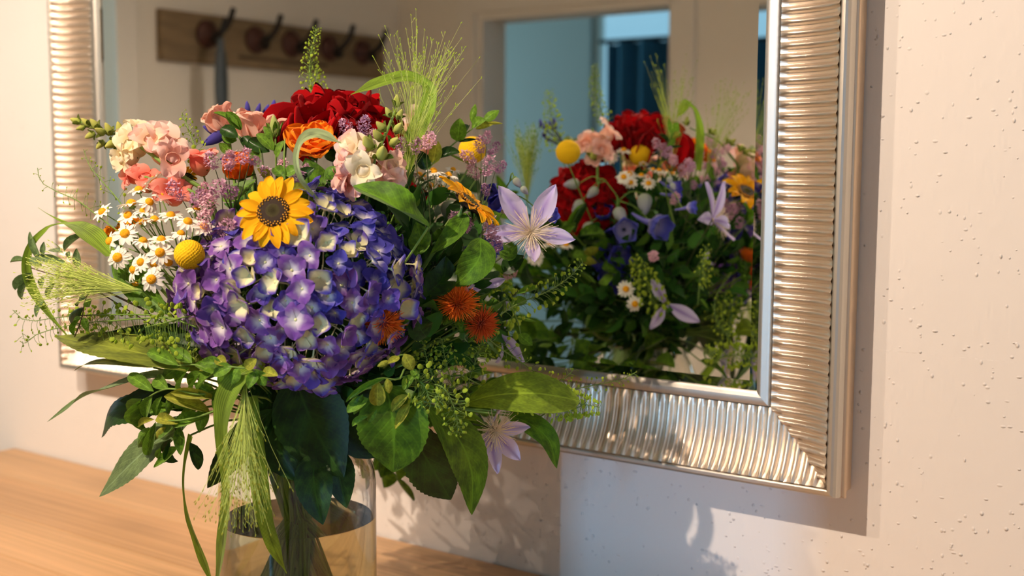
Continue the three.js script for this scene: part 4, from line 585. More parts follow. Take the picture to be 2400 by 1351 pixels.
// closed green bud beside the orange flower
{
  const t = thing('lisianthus_bud', 'closed green lisianthus bud left of the larger orange flower', 'flower', [-0.8861,1.4635,0.4391]); const m = part(t, 'bud', ell(0.0062, 0.022, lin('#7f9a3c'), lin('#b9c37a'), 12, 12), budM); aim(m, [0, 0, 0], [-0.070,0.996,0.047]);
  for (let q = 0; q < 5; q++) { const s = petal(m, unitLeaf[3], G.sprig, q * 1.2566, 0.25, 0.0035, 0, 1, 0, 'sepal'); s.scale.set(0.006, 0.017, 0.017); } intoVase(t, t.position, 0.0013);
}

// ---------------------------------------------------------------- broad leaves round the rim
leafThing('broad olive green serrated leaf reaching furthest left above the long narrow leaf', [[-0.8514,1.2448,0.5308], [-0.89,1.253,0.5558], [-0.9569,1.2594,0.5668], [-1.0353,1.2581,0.5562], [-1.1271,1.2547,0.5318]], 0.037, [0.255,0.802,0.541], G.olive, { serr: 0.06, nv: 36, fold: 0.18, tip: [-0.006,0.854,0.520], wave: 0.02 });
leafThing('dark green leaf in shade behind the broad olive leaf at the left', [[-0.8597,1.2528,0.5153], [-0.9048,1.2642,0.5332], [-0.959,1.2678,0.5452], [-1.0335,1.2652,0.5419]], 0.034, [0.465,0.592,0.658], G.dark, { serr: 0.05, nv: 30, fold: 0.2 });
leafThing('long narrow twisted leaf drooping to the far left over the mirror corner', [[-0.8831,1.2377,0.5419], [-0.9229,1.2372,0.5595], [-0.9894,1.2194,0.5611], [-1.0949,1.1884,0.5296], [-1.128,1.1638,0.5438]], 0.0185, [0.165,0.892,0.421], G.grey, { serr: 0.05, nv: 36, fold: 0.3, tip: [0.779,0.605,0.168], wave: 0.03 });
leafThing('short olive leaf tip curling down under the broad olive leaf', [[-0.935,1.2435,0.5547], [-0.9882,1.2437,0.5587], [-1.0408,1.2365,0.5506], [-1.1085,1.2174,0.5233]], 0.0115, [0.296,0.857,0.422], G.olive, { serr: 0.05, nv: 24 });
leafThing('grey green leaf pointing down left over the wooden top', [[-0.8984,1.199,0.5404], [-0.9281,1.1781,0.5497], [-0.9921,1.1393,0.5393], [-1.0738,1.0866,0.5212]], 0.037, [0.250,0.433,0.866], G.grey, { serr: 0.05, nv: 32, fold: 0.08, wave: 0.02 });
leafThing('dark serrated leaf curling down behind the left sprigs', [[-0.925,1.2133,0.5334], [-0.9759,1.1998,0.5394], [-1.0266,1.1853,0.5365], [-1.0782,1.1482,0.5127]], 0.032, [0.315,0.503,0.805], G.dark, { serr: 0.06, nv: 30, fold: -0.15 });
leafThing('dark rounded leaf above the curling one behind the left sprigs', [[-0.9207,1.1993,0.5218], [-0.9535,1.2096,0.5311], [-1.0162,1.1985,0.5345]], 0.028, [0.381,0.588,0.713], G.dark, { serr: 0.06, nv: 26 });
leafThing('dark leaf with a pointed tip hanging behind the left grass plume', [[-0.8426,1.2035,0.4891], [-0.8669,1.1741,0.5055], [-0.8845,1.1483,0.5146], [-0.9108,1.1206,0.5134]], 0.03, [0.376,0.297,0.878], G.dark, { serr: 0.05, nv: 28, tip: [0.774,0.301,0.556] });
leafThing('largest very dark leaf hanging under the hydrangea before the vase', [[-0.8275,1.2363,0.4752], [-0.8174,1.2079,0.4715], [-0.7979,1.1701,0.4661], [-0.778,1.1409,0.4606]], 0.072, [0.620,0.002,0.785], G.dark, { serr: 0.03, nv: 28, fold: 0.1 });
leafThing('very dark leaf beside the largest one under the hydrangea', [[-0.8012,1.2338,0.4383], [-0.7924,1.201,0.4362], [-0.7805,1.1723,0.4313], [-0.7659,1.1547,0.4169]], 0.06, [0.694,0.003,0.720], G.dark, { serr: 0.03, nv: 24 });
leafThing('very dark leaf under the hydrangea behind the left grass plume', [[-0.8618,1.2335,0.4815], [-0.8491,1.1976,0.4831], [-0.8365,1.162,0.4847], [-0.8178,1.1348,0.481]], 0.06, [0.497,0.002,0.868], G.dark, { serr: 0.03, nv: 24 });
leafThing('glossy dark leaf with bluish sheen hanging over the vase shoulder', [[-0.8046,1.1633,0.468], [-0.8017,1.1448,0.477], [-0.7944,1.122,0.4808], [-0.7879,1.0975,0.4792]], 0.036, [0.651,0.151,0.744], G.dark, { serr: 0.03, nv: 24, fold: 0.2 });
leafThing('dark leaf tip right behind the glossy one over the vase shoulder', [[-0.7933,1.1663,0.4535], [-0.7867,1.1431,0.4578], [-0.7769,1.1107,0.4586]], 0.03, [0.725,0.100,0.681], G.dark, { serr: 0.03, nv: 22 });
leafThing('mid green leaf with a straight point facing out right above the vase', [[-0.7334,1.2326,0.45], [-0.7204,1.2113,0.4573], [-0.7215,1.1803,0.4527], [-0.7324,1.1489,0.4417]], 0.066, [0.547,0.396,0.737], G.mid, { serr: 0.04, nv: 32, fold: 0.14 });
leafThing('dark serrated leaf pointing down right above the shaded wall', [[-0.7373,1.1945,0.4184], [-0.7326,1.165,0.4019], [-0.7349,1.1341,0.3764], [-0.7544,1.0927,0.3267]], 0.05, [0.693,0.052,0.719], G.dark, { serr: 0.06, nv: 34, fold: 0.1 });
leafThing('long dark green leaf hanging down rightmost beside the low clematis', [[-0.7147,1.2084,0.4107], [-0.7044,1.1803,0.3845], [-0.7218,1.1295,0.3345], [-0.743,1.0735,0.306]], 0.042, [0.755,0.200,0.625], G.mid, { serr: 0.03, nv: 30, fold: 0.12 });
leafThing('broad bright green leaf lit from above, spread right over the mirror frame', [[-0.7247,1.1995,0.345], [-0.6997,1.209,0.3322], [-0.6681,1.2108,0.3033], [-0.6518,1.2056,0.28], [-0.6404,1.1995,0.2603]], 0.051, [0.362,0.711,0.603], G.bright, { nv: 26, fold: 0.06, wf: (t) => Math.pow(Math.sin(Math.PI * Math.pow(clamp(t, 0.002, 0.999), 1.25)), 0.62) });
leafThing('dark olive leaf curving down over the lower mirror frame, right of the low clematis', [[-0.7334,1.1717,0.256], [-0.7107,1.1671,0.2527], [-0.6885,1.1504,0.2452], [-0.6819,1.1184,0.2384]], 0.026, [0.688,0.499,0.527], G.mid, { nv: 24, fold: 0.15 });
leafThing('rolled leaf with a pale edge lying over the top of the hydrangea', [[-0.6808,1.3822,0.4512], [-0.6904,1.3927,0.4691], [-0.7114,1.4055,0.4762], [-0.7516,1.4178,0.4725]], 0.036, [0.274,0.953,0.127], G.mid, { nv: 26, fold: 0.5, serr: 0.03, tip: [0.130,0.839,0.528] });
leafThing('broad leaf with a bright patch under the edge on sunflower', [[-0.7032,1.3665,0.3457], [-0.6961,1.3499,0.3551], [-0.7041,1.3335,0.3629], [-0.7184,1.3198,0.3686]], 0.032, [0.654,0.505,0.563], G.mid, { nv: 24, fold: 0.25, roll: 0.2 });
leafThing('narrow green leaf below the edge on sunflower', [[-0.7219,1.39,0.3438], [-0.7176,1.3723,0.3676], [-0.7237,1.3603,0.3797], [-0.729,1.3517,0.3907]], 0.02, [0.493,0.697,0.520], G.mid, { nv: 20, fold: 0.3 });
leafThing('small grey green leaf seen from behind near the sunflower facing out', [[-0.8087,1.4033,0.4655], [-0.8093,1.4095,0.4776], [-0.8121,1.4174,0.4785]], 0.016, [0.502,0.497,0.708], G.bright, { nv: 14 });
for (const [a, b, c, w, m, l] of [
  [[-0.7216,1.2745,0.4051], [-0.7245,1.2831,0.411], [-0.7257,1.2975,0.4139], 0.026, G.dark, 'round dark leaf between hydrangea and orange safflower'],
  [[-0.7343,1.3511,0.4053], [-0.7336,1.367,0.3997], [-0.7385,1.3831,0.4001], 0.022, G.mid, 'green leaf at the right shoulder of the hydrangea'],
  [[-0.7338,1.3132,0.3902], [-0.726,1.3289,0.3737], [-0.726,1.3494,0.3703], 0.03, G.dark, 'dark leaf in the gap right of the hydrangea'],
  [[-0.8104,1.4151,0.4494], [-0.8195,1.4231,0.4515], [-0.829,1.4433,0.4557], 0.024, G.mid, 'green leaf under the larger orange flower'],
  [[-0.8843,1.4027,0.5108], [-0.8709,1.4108,0.5015], [-0.8601,1.4229,0.4897], 0.02, G.mid, 'green leaf left above the sunflower facing out'],
  [[-0.7291,1.3256,0.2706], [-0.7224,1.3345,0.2648], [-0.7121,1.3434,0.2563], 0.02, G.dark, 'dark leaf below the lilac clematis star'],
  [[-0.7282,1.3484,0.2795], [-0.7208,1.3441,0.2747], [-0.7165,1.3547,0.2642], 0.014, G.mid, 'small pointed leaf left below the lilac clematis star'],
  [[-0.9908,1.3518,0.553], [-0.9542,1.3165,0.5523], [-0.9186,1.2939,0.5463], 0.03, G.mid, 'shaded green leaf under the left chamomile daisies'],
  [[-0.9026,1.2847,0.5242], [-0.9213,1.2714,0.5296], [-0.9504,1.278,0.5365], 0.03, G.dark, 'dark leaf under the left lobe of the hydrangea'],
]) leafThing(l, [a, b, c], w, someFace(), m, { nv: 16, fold: 0.2, stalk: false });

// ---------------------------------------------------------------- long grass blades
const gw = (stops) => (t) => { for (let i = 1; i < stops.length; i++) if (t <= stops[i][0]) return lerp(stops[i - 1][1], stops[i][1], sstep(t, stops[i - 1][0], stops[i][0])); return 0.02; };
const grassBlade = (label, pts, w, n, stops, m = G.grass, o = {}) => leafThing(label, pts, w, n, m, { name: 'grass_blade', category: 'grass', nv: 40, fold: 0.25, wf: gw(stops), ...o });
grassBlade('long green grass blade arching over the top right of the bouquet', [[-0.7944,1.4312,0.3532], [-0.7871,1.4655,0.3437], [-0.7808,1.4978,0.329], [-0.7859,1.5165,0.3241], [-0.8016,1.5255,0.3342], [-0.8174,1.5212,0.3521], [-0.8422,1.507,0.3777]], 0.019, [0.382,0.249,0.890], [[0, 0.9], [0.3, 1], [0.5, 0.75], [0.56, 0.5], [0.68, 0.75], [0.85, 0.7], [1, 0.04]], G.grass, { tip: [0.503,0.675,0.540] });
grassBlade('green grass blade bending over and looping down at the far left', [[-0.9787,1.3489,0.5659], [-1.0146,1.3658,0.5621], [-1.0846,1.3748,0.5399], [-1.1325,1.3677,0.5339], [-1.1447,1.3511,0.5446], [-1.1476,1.3287,0.5495], [-1.1406,1.3042,0.5476], [-1.1256,1.2797,0.5399], [-1.108,1.2571,0.5303]], 0.024, [0.410,0.815,0.410], [[0, 0.5], [0.14, 1], [0.3, 0.85], [0.42, 0.34], [0.55, 0.22], [0.78, 0.5], [1, 0.08]], G.grass, { tip: [0.986,0.163,0.014] });
grassBlade('short grass tip pointing up left above the looping blade', [[-1.0452,1.367,0.5478], [-1.1192,1.3748,0.5213], [-1.141,1.3833,0.5256], [-1.1499,1.39,0.5311]], 0.0075, [0.364,0.775,0.517], [[0, 0.7], [0.4, 1], [1, 0.05]]);
grassBlade('pale grass blade folding over and hanging down before the vase', [[-0.8022,1.2477,0.5377], [-0.8059,1.2538,0.551], [-0.8137,1.2404,0.5627], [-0.8271,1.2138,0.5635], [-0.8355,1.1762,0.5571], [-0.8463,1.1319,0.5448], [-0.8742,1.0812,0.5257], [-0.9243,1.0166,0.4914]], 0.025, [0.193,0.396,0.898], [[0, 0.5], [0.16, 1], [0.28, 0.62], [0.45, 0.4], [0.58, 0.55], [0.75, 0.68], [1, 0.3]], G.grass);
grassBlade('green grass blade hanging down before the middle of the vase', [[-0.8145,1.2273,0.5412], [-0.8069,1.1895,0.5439], [-0.8141,1.1509,0.5345], [-0.8248,1.1048,0.5177], [-0.8339,1.0689,0.4974], [-0.849,1.0345,0.4684]], 0.018, [0.686,0.203,0.698], [[0, 0.6], [0.4, 0.95], [0.7, 0.75], [1, 0.05]]);
grassBlade('thin twisted grass blade hanging left of the vase', [[-0.888,1.1836,0.5504], [-0.9026,1.1561,0.5462], [-0.9155,1.1275,0.5385], [-0.9262,1.0974,0.5265], [-0.9462,1.0514,0.4967], [-0.9522,1.0062,0.4756]], 0.0105, [0.270,0.298,0.915], [[0, 0.6], [0.2, 0.3], [0.36, 0.25], [0.6, 0.8], [0.85, 1], [1, 0.4]], G.grass);
grassBlade('pale grass ribbon crossing the larger orange flower', [[-0.7685,1.4049,0.5006], [-0.7727,1.424,0.5173], [-0.7779,1.4428,0.5181], [-0.7791,1.4587,0.5088], [-0.7732,1.4642,0.4976], [-0.7545,1.456,0.4844]], 0.011, [0.545,0.589,0.596], [[0, 0.3], [0.3, 0.45], [0.55, 0.5], [0.72, 1], [0.85, 0.9], [1, 0.08]], G.pale);
grassBlade('narrow grass blade slanting before the right eucalyptus twig', [[-0.7719,1.4313,0.2508], [-0.7911,1.4425,0.2631], [-0.8103,1.4528,0.2754]], 0.004, [0.364,0.775,0.517], [[0, 0.5], [0.5, 1], [1, 0.1]]);

// ---------------------------------------------------------------- leafy sprigs
const LM = [G.sprig, G.yellow, G.dark, G.mid];
sprig('leafy sprig with glossy oval leaves spreading left above the grey green leaf', [[-0.8447,1.254,0.5287], [-0.8537,1.2513,0.5514], [-0.8708,1.2537,0.5617], [-0.887,1.2515,0.5656]], [[[-0.8855,1.252,0.5653], [-0.9247,1.2619,0.5695], 0.0105], [[-0.8707,1.255,0.5617], [-0.8966,1.264,0.5648], 0.0095], [[-0.8856,1.2511,0.5653], [-0.9123,1.2351,0.5649], 0.01], [[-0.8734,1.2508,0.5621], [-0.9006,1.2309,0.566], 0.011], [[-0.8607,1.2476,0.558], [-0.8859,1.23,0.5628], 0.0105], [[-0.8686,1.2539,0.561], [-0.8428,1.2516,0.5568], 0.009], [[-0.8498,1.2522,0.5547], [-0.8217,1.2621,0.5491], 0.008, 3], [[-0.8442,1.2499,0.5571], [-0.8647,1.2314,0.5615], 0.0105], [[-0.8341,1.252,0.5534], [-0.8425,1.232,0.5541], 0.0095, 3], [[-0.8299,1.2533,0.542], [-0.8005,1.2577,0.538], 0.0095, 1], [[-0.8376,1.2529,0.5453], [-0.8146,1.2513,0.5446], 0.006, 1]], LM, { r: 0.0014 });
sprig('leafy sprig with paler drooping leaves at the lower left', [[-0.8555,1.2304,0.5403], [-0.862,1.2267,0.56], [-0.892,1.2303,0.572], [-0.9305,1.2153,0.5713]], [[[-0.9146,1.2252,0.5712], [-0.9502,1.2374,0.5726], 0.01], [[-0.8961,1.229,0.5687], [-0.915,1.2404,0.5733], 0.0105], [[-0.8893,1.2265,0.5709], [-0.8482,1.229,0.5647], 0.008, 1], [[-0.8984,1.2224,0.5719], [-0.854,1.2193,0.5649], 0.011, 1], [[-0.9321,1.2159,0.5715], [-0.9772,1.1879,0.5633], 0.0105], [[-0.931,1.2131,0.571], [-0.967,1.1818,0.5623], 0.0055], [[-0.9171,1.2208,0.5708], [-0.9331,1.1968,0.5679], 0.0095], [[-0.905,1.2212,0.5691], [-0.9181,1.2006,0.5673], 0.006], [[-0.8934,1.2247,0.5676], [-0.903,1.2026,0.5654], 0.006, 3]], LM, { r: 0.0013 });
sprig('lowest leafy sprig at the left, hanging beside the vase', [[-0.8333,1.2249,0.5397], [-0.852,1.2111,0.554], [-0.8772,1.2023,0.5678], [-0.9146,1.1978,0.5697]], [[[-0.9161,1.1981,0.5699], [-0.9453,1.1867,0.5663], 0.0055, 1], [[-0.9255,1.1889,0.5687], [-0.9605,1.1602,0.559], 0.01], [[-0.9151,1.1829,0.5662], [-0.8832,1.1913,0.5666], 0.0115, 3], [[-0.8897,1.194,0.5685], [-0.8606,1.2099,0.5651], 0.0105], [[-0.9129,1.2001,0.5699], [-0.8847,1.1986,0.5686], 0.0085, 1], [[-0.8943,1.1732,0.5605], [-0.9245,1.1472,0.5535], 0.009], [[-0.9173,1.1696,0.5629], [-0.933,1.1487,0.5547], 0.0055], [[-0.9013,1.1802,0.5636], [-0.9269,1.1509,0.555], 0.008, 2], [[-0.8836,1.1779,0.5557], [-0.8816,1.1508,0.5471], 0.0095, 2], [[-0.9028,1.1928,0.5669], [-0.9324,1.1758,0.5628], 0.007, 1], [[-0.8875,1.1943,0.5644], [-0.8899,1.1686,0.5583], 0.009, 3], [[-0.9192,1.1946,0.5661], [-0.9482,1.1553,0.5547], 0.008]], LM, { r: 0.0013 });
sprig('leafy sprig filling in between the two lower left sprigs', [[-0.835,1.2381,0.5223], [-0.8473,1.2329,0.5373], [-0.8751,1.2155,0.5492], [-0.9095,1.2064,0.5562]], [[[-0.8396,1.2348,0.544], [-0.8516,1.2132,0.5542], 0.011, 3], [[-0.8552,1.2237,0.5484], [-0.871,1.2356,0.5596], 0.0095], [[-0.8712,1.2165,0.5525], [-0.8851,1.2001,0.5613], 0.01], [[-0.8856,1.2112,0.5556], [-0.8993,1.219,0.564], 0.009, 3], [[-0.9055,1.2074,0.5594], [-0.9326,1.2038,0.5627], 0.011], [[-0.9057,1.2065,0.5593], [-0.9253,1.1862,0.5581], 0.0095, 1], [[-0.8672,1.2147,0.5509], [-0.8728,1.19,0.5518], 0.01, 0], [[-0.849,1.2241,0.5461], [-0.8477,1.2011,0.5504], 0.0095, 2], [[-0.8864,1.207,0.5551], [-0.9029,1.1779,0.5524], 0.009, 2]], LM, { r: 0.0013 });
sprig('leafy sprig of bright oval leaves over the hanging grass blades under the hydrangea', [[-0.8166,1.2427,0.5128], [-0.8006,1.254,0.5483], [-0.8073,1.2575,0.5621], [-0.8223,1.2584,0.5685]], [[[-0.7968,1.2549,0.5517], [-0.7871,1.2415,0.5499], 0.009, 0], [[-0.8019,1.257,0.5596], [-0.7922,1.2658,0.5557], 0.008, 1], [[-0.8073,1.2575,0.5621], [-0.8128,1.2424,0.5675], 0.0095, 0], [[-0.8128,1.2581,0.5646], [-0.8274,1.2502,0.5741], 0.01, 0], [[-0.8223,1.2584,0.5685], [-0.8423,1.2604,0.5756], 0.0095, 3], [[-0.8184,1.2586,0.567], [-0.8274,1.2671,0.5712], 0.008, 1], [[-0.7969,1.2541,0.5516], [-0.7968,1.238,0.5596], 0.0085, 3], [[-0.7955,1.2526,0.5454], [-0.7767,1.2515,0.5453], 0.008, 1]], LM, { r: 0.0012 });
sprig('sprig of yellow green leaves drooping below the right of the hydrangea', [[-0.7252,1.2523,0.4259], [-0.7098,1.2495,0.4531], [-0.7063,1.2435,0.4632], [-0.7143,1.2462,0.483], [-0.7326,1.2285,0.4997]], [[[-0.7145,1.2446,0.4829], [-0.7147,1.2187,0.4834], 0.0115, 1], [[-0.7092,1.2458,0.4762], [-0.7061,1.2326,0.4763], 0.0065, 1], [[-0.7033,1.2282,0.4537], [-0.7109,1.2173,0.4699], 0.008, 1], [[-0.7037,1.2207,0.4515], [-0.7098,1.1959,0.4589], 0.0085, 1], [[-0.7101,1.2459,0.4774], [-0.7353,1.2262,0.5019], 0.0045], [[-0.7217,1.2278,0.4875], [-0.7362,1.2161,0.5], 0.0095], [[-0.7244,1.2104,0.4852], [-0.736,1.2049,0.4964], 0.0055], [[-0.7181,1.2173,0.4797], [-0.7259,1.2042,0.4848], 0.0045], [[-0.7244,1.2321,0.4918], [-0.7323,1.2122,0.4947], 0.007, 3]], LM, { r: 0.001 });
sprig('twig of yellow green leaves above the drooping sprig at the right', [[-0.7239,1.231,0.4183], [-0.7046,1.2489,0.4443], [-0.7018,1.2663,0.4612], [-0.7083,1.2609,0.4782]], [[[-0.6985,1.2679,0.4651], [-0.6919,1.2527,0.4599], 0.0095, 1], [[-0.701,1.2658,0.4686], [-0.7044,1.2581,0.4803], 0.006, 1], [[-0.7066,1.2623,0.4761], [-0.7135,1.2573,0.4843], 0.004, 1], [[-0.7054,1.251,0.4463], [-0.6972,1.2402,0.4471], 0.006, 0], [[-0.7049,1.2448,0.4439], [-0.7048,1.2371,0.4591], 0.008, 0], [[-0.7091,1.2343,0.4297], [-0.6997,1.2227,0.4257], 0.012, 3]], LM, { r: 0.001 });
sprig('airy twig with small oval leaves spreading to the far left edge', [[-0.9544,1.2992,0.5527], [-0.969,1.3068,0.561], [-1.0085,1.3163,0.561], [-1.0506,1.3214,0.5555], [-1.1233,1.3199,0.5333], [-1.1432,1.3274,0.5465]], [[[-1.1341,1.3346,0.5392], [-1.1466,1.3649,0.5443], 0.0062], [[-1.092,1.3457,0.5419], [-1.132,1.3538,0.5353], 0.0085], [[-1.0869,1.3469,0.5439], [-1.0653,1.3667,0.548], 0.0062], [[-1.0757,1.3355,0.5484], [-1.1298,1.3351,0.536], 0.0075], [[-1.1473,1.3345,0.5485], [-1.1632,1.338,0.5594], 0.0055], [[-1.1338,1.3293,0.5396], [-1.146,1.3381,0.5472], 0.0075], [[-1.1341,1.34,0.5385], [-1.1321,1.3547,0.5352], 0.005], [[-1.1309,1.3177,0.539], [-1.135,1.3074,0.5432], 0.0062], [[-1.1251,1.3186,0.5347], [-1.1233,1.3079,0.5348], 0.003], [[-1.1417,1.3221,0.5461], [-1.1611,1.305,0.5621], 0.008], [[-1.1427,1.3198,0.5471], [-1.155,1.2943,0.559], 0.005], [[-1.0476,1.3331,0.5556], [-1.046,1.3528,0.5545], 0.0075], [[-1.0556,1.324,0.5543], [-1.0935,1.3284,0.542], 0.0085], [[-1.1209,1.311,0.5327], [-1.131,1.2958,0.5418], 0.0055], [[-1.1291,1.2953,0.5405], [-1.1356,1.2761,0.5475], 0.0065], [[-1.0733,1.3413,0.5489], [-1.07,1.348,0.5494], 0.005], [[-1.1194,1.3155,0.5311], [-1.1197,1.3258,0.53], 0.004], [[-1.0199,1.318,0.5601], [-1.017,1.3089,0.5605], 0.005]].map(([a, b, w]) => [a, b, w, 0]), [G.grey], { r: 0.0011, stemM: G.brownStem });
sprig('hanging twig with dark oval leaves before the left mirror corner', [[-0.9972,1.3106,0.5645], [-1.013,1.313,0.5661], [-1.0244,1.3025,0.5647], [-1.0337,1.2846,0.5627], [-1.0575,1.2625,0.5553]], [[[-1.0217,1.3048,0.5651], [-1.0429,1.2962,0.5612], 0.0085, 2], [[-1.0217,1.304,0.5651], [-1.0133,1.2962,0.566], 0.008, 0], [[-1.0287,1.2949,0.5639], [-1.093,1.2726,0.5415], 0.0095, 2], [[-1.0337,1.2846,0.5627], [-1.0608,1.2643,0.5544], 0.007, 3], [[-1.0309,1.2849,0.5632], [-1.0183,1.2703,0.5643], 0.006, 0]], LM, { r: 0.0008, stemM: G.brownStem });
sprig('sprig of dark oval leaves between the pink lisianthus and the orange flowers', [[-0.8918,1.4224,0.4606], [-0.8925,1.4473,0.4704], [-0.9018,1.4658,0.4746], [-0.9062,1.4761,0.4765]], [[[-0.8932,1.4725,0.48], [-0.9136,1.4867,0.4927], 0.0055], [[-0.9042,1.4872,0.486], [-0.8884,1.4724,0.4827], 0.0085, 3], [[-0.9075,1.4708,0.4904], [-0.8901,1.463,0.4852], 0.0105, 2], [[-0.8639,1.4489,0.4683], [-0.8785,1.4605,0.4834], 0.011, 2], [[-0.8572,1.45,0.4695], [-0.8712,1.4658,0.4775], 0.0095], [[-0.8582,1.4602,0.469], [-0.866,1.4739,0.4728], 0.0065], [[-0.8983,1.4471,0.4868], [-0.9085,1.4548,0.4931], 0.0095], [[-0.8941,1.4594,0.4823], [-0.9061,1.4643,0.4902], 0.009, 3], [[-0.8538,1.4432,0.468], [-0.8498,1.4594,0.4631], 0.009, 0], [[-0.8786,1.4533,0.472], [-0.8682,1.435,0.4793], 0.01, 3], [[-0.8931,1.4636,0.4749], [-0.8818,1.4513,0.4746], 0.009, 2]], LM, { r: 0.0012 });
sprig('sprig of fresh leaves around the stem under the larger orange flower', [[-0.8284,1.4033,0.4821], [-0.8211,1.4233,0.4898], [-0.8233,1.443,0.4883], [-0.8331,1.461,0.4775]], [[[-0.8137,1.4234,0.4969], [-0.8256,1.437,0.5002], 0.009, 3], [[-0.8153,1.4273,0.4953], [-0.8038,1.4333,0.4892], 0.009, 0], [[-0.8108,1.4157,0.4999], [-0.8232,1.4196,0.5108], 0.01, 0], [[-0.8168,1.4116,0.4942], [-0.7941,1.4158,0.4882], 0.01, 1], [[-0.8106,1.4234,0.4827], [-0.7964,1.4333,0.4773], 0.009, 2], [[-0.8216,1.4077,0.4993], [-0.8281,1.4078,0.5143], 0.01, 2], [[-0.792,1.4235,0.4682], [-0.7811,1.4354,0.4623], 0.01, 3], [[-0.8307,1.4233,0.4957], [-0.8408,1.4311,0.5072], 0.008, 1]], LM, { r: 0.0013 });
sprig('eucalyptus like twig with rounded leaves rising at the upper right', [[-0.825,1.422,0.2898], [-0.8115,1.4437,0.2775], [-0.7953,1.4628,0.2636], [-0.7815,1.4773,0.2519], [-0.7745,1.4837,0.2461]], [[[-0.7953,1.4619,0.2636], [-0.7884,1.4855,0.2681], 0.014], [[-0.7905,1.4673,0.2595], [-0.794,1.4849,0.2475], 0.007, 2], [[-0.7843,1.4818,0.2533], [-0.7831,1.5026,0.2498], 0.0065, 0], [[-0.7836,1.476,0.2536], [-0.7701,1.4869,0.2549], 0.0115, 0], [[-0.7744,1.4832,0.2461], [-0.7616,1.4964,0.2353], 0.0095, 0], [[-0.7751,1.4823,0.2467], [-0.757,1.482,0.2339], 0.003, 1], [[-0.7802,1.4751,0.2513], [-0.7654,1.481,0.24], 0.0065, 1], [[-0.7942,1.4614,0.2629], [-0.7717,1.46,0.2594], 0.004, 2], [[-0.8115,1.4437,0.2775], [-0.7905,1.4554,0.2734], 0.011, 2], [[-0.8149,1.4378,0.2806], [-0.8131,1.4627,0.2762], 0.011, 1], [[-0.82,1.431,0.2851], [-0.8268,1.4513,0.2874], 0.012, 2]], LM, { r: 0.001 });
sprig('thin twig with small leaves below the low right pennycress', [[-0.7354,1.297,0.254], [-0.7302,1.2688,0.2415], [-0.7294,1.2501,0.2371]], [[[-0.7292,1.258,0.2422], [-0.7173,1.2454,0.2353], 0.01, 0], [[-0.7344,1.2756,0.2436], [-0.7146,1.2725,0.2299], 0.003, 0], [[-0.7366,1.2824,0.2444], [-0.7433,1.271,0.2506], 0.009, 2], [[-0.7389,1.2891,0.2452], [-0.7245,1.296,0.2341], 0.009, 0], [[-0.7412,1.2959,0.2459], [-0.7507,1.3004,0.2522], 0.009, 2], [[-0.7341,1.3005,0.2403], [-0.7155,1.3105,0.2258], 0.006, 0]], LM, { r: 0.0008 });
sprig('twig with pale oval leaves seen only in the mirror, under the blue bells', [[-0.8897,1.2879,0.2], [-0.8818,1.3187,0.19], [-0.8737,1.3367,0.19], [-0.8601,1.3489,0.19]], [[[-0.8817,1.3128,0.19], [-0.8563,1.3215,0.18], 0.011, 1], [[-0.8815,1.2997,0.19], [-0.8555,1.3076,0.18], 0.012, 1], [[-0.8736,1.3296,0.19], [-0.8525,1.338,0.18], 0.01, 0], [[-0.8703,1.3398,0.19], [-0.8418,1.3454,0.18], 0.01, 0], [[-0.8815,1.295,0.19], [-0.8984,1.3096,0.18], 0.013, 3], [[-0.887,1.2888,0.19], [-0.853,1.2796,0.18], 0.012, 0]], LM, { r: 0.001 });

// ---------------------------------------------------------------- pennycress
pennycress('tallest pennycress spike standing above the dark red rose', [[-0.9315,1.4763,0.334], [-0.9337,1.4937,0.3334], [-0.944,1.5224,0.331], [-0.9501,1.5505,0.3257], [-0.9465,1.5838,0.3189]], { n: 120, reach: 0.0095, pod: 0.0016, from: 0.1, rise: 0.8 });
pennycress('second pennycress spike on the mirror side, seen only in the mirror', [[-0.9688,1.4421,0.27], [-0.9843,1.4858,0.27], [-0.9921,1.5171,0.27], [-0.9946,1.5464,0.27]], { n: 70, reach: 0.012, pod: 0.0024 });
pennycress('small pennycress tip beside the pink snapdragon floret', [[-0.9327,1.4222,0.4897], [-0.9471,1.443,0.485], [-0.9623,1.4642,0.4808], [-0.9791,1.4879,0.4775]], { n: 46, reach: 0.009, pod: 0.0016 });
pennycress('thin pennycress stem crossing the left mirror frame, upper of two', [[-0.957,1.3653,0.5486], [-0.9927,1.397,0.5427], [-1.0458,1.4213,0.528], [-1.1103,1.4393,0.4967], [-1.1144,1.4519,0.4981]], { n: 22, reach: 0.011, pod: 0.0013, thick: 0.0007 });
pennycress('thin pennycress stem crossing the left mirror frame, lower of two', [[-0.9657,1.3654,0.5567], [-1.0092,1.3823,0.5532], [-1.077,1.3993,0.5342], [-1.1289,1.4092,0.5261], [-1.1405,1.4181,0.5332], [-1.1439,1.4319,0.5339]], { n: 30, reach: 0.011, pod: 0.0011, thick: 0.0007 });
pennycress('wiry pennycress with dark pods reaching the far lower left, upper of two', [[-0.8712,1.288,0.5505], [-0.9122,1.2951,0.5612], [-0.9913,1.291,0.5645], [-1.1187,1.2753,0.5356], [-1.1441,1.272,0.5541], [-1.1558,1.2831,0.561]], { n: 90, reach: 0.013, pod: 0.0022, droop: 1.0, rise: 0.3 });
pennycress('wiry pennycress with dark pods reaching the far lower left, lower of two', [[-0.8632,1.2849,0.5524], [-0.8985,1.2939,0.5624], [-0.9742,1.2868,0.5675], [-1.1064,1.2667,0.5341], [-1.134,1.2574,0.5488], [-1.1444,1.2479,0.5573], [-1.1462,1.2595,0.5572]], { n: 90, reach: 0.014, pod: 0.0023, droop: 1.1, rise: 0.2 });
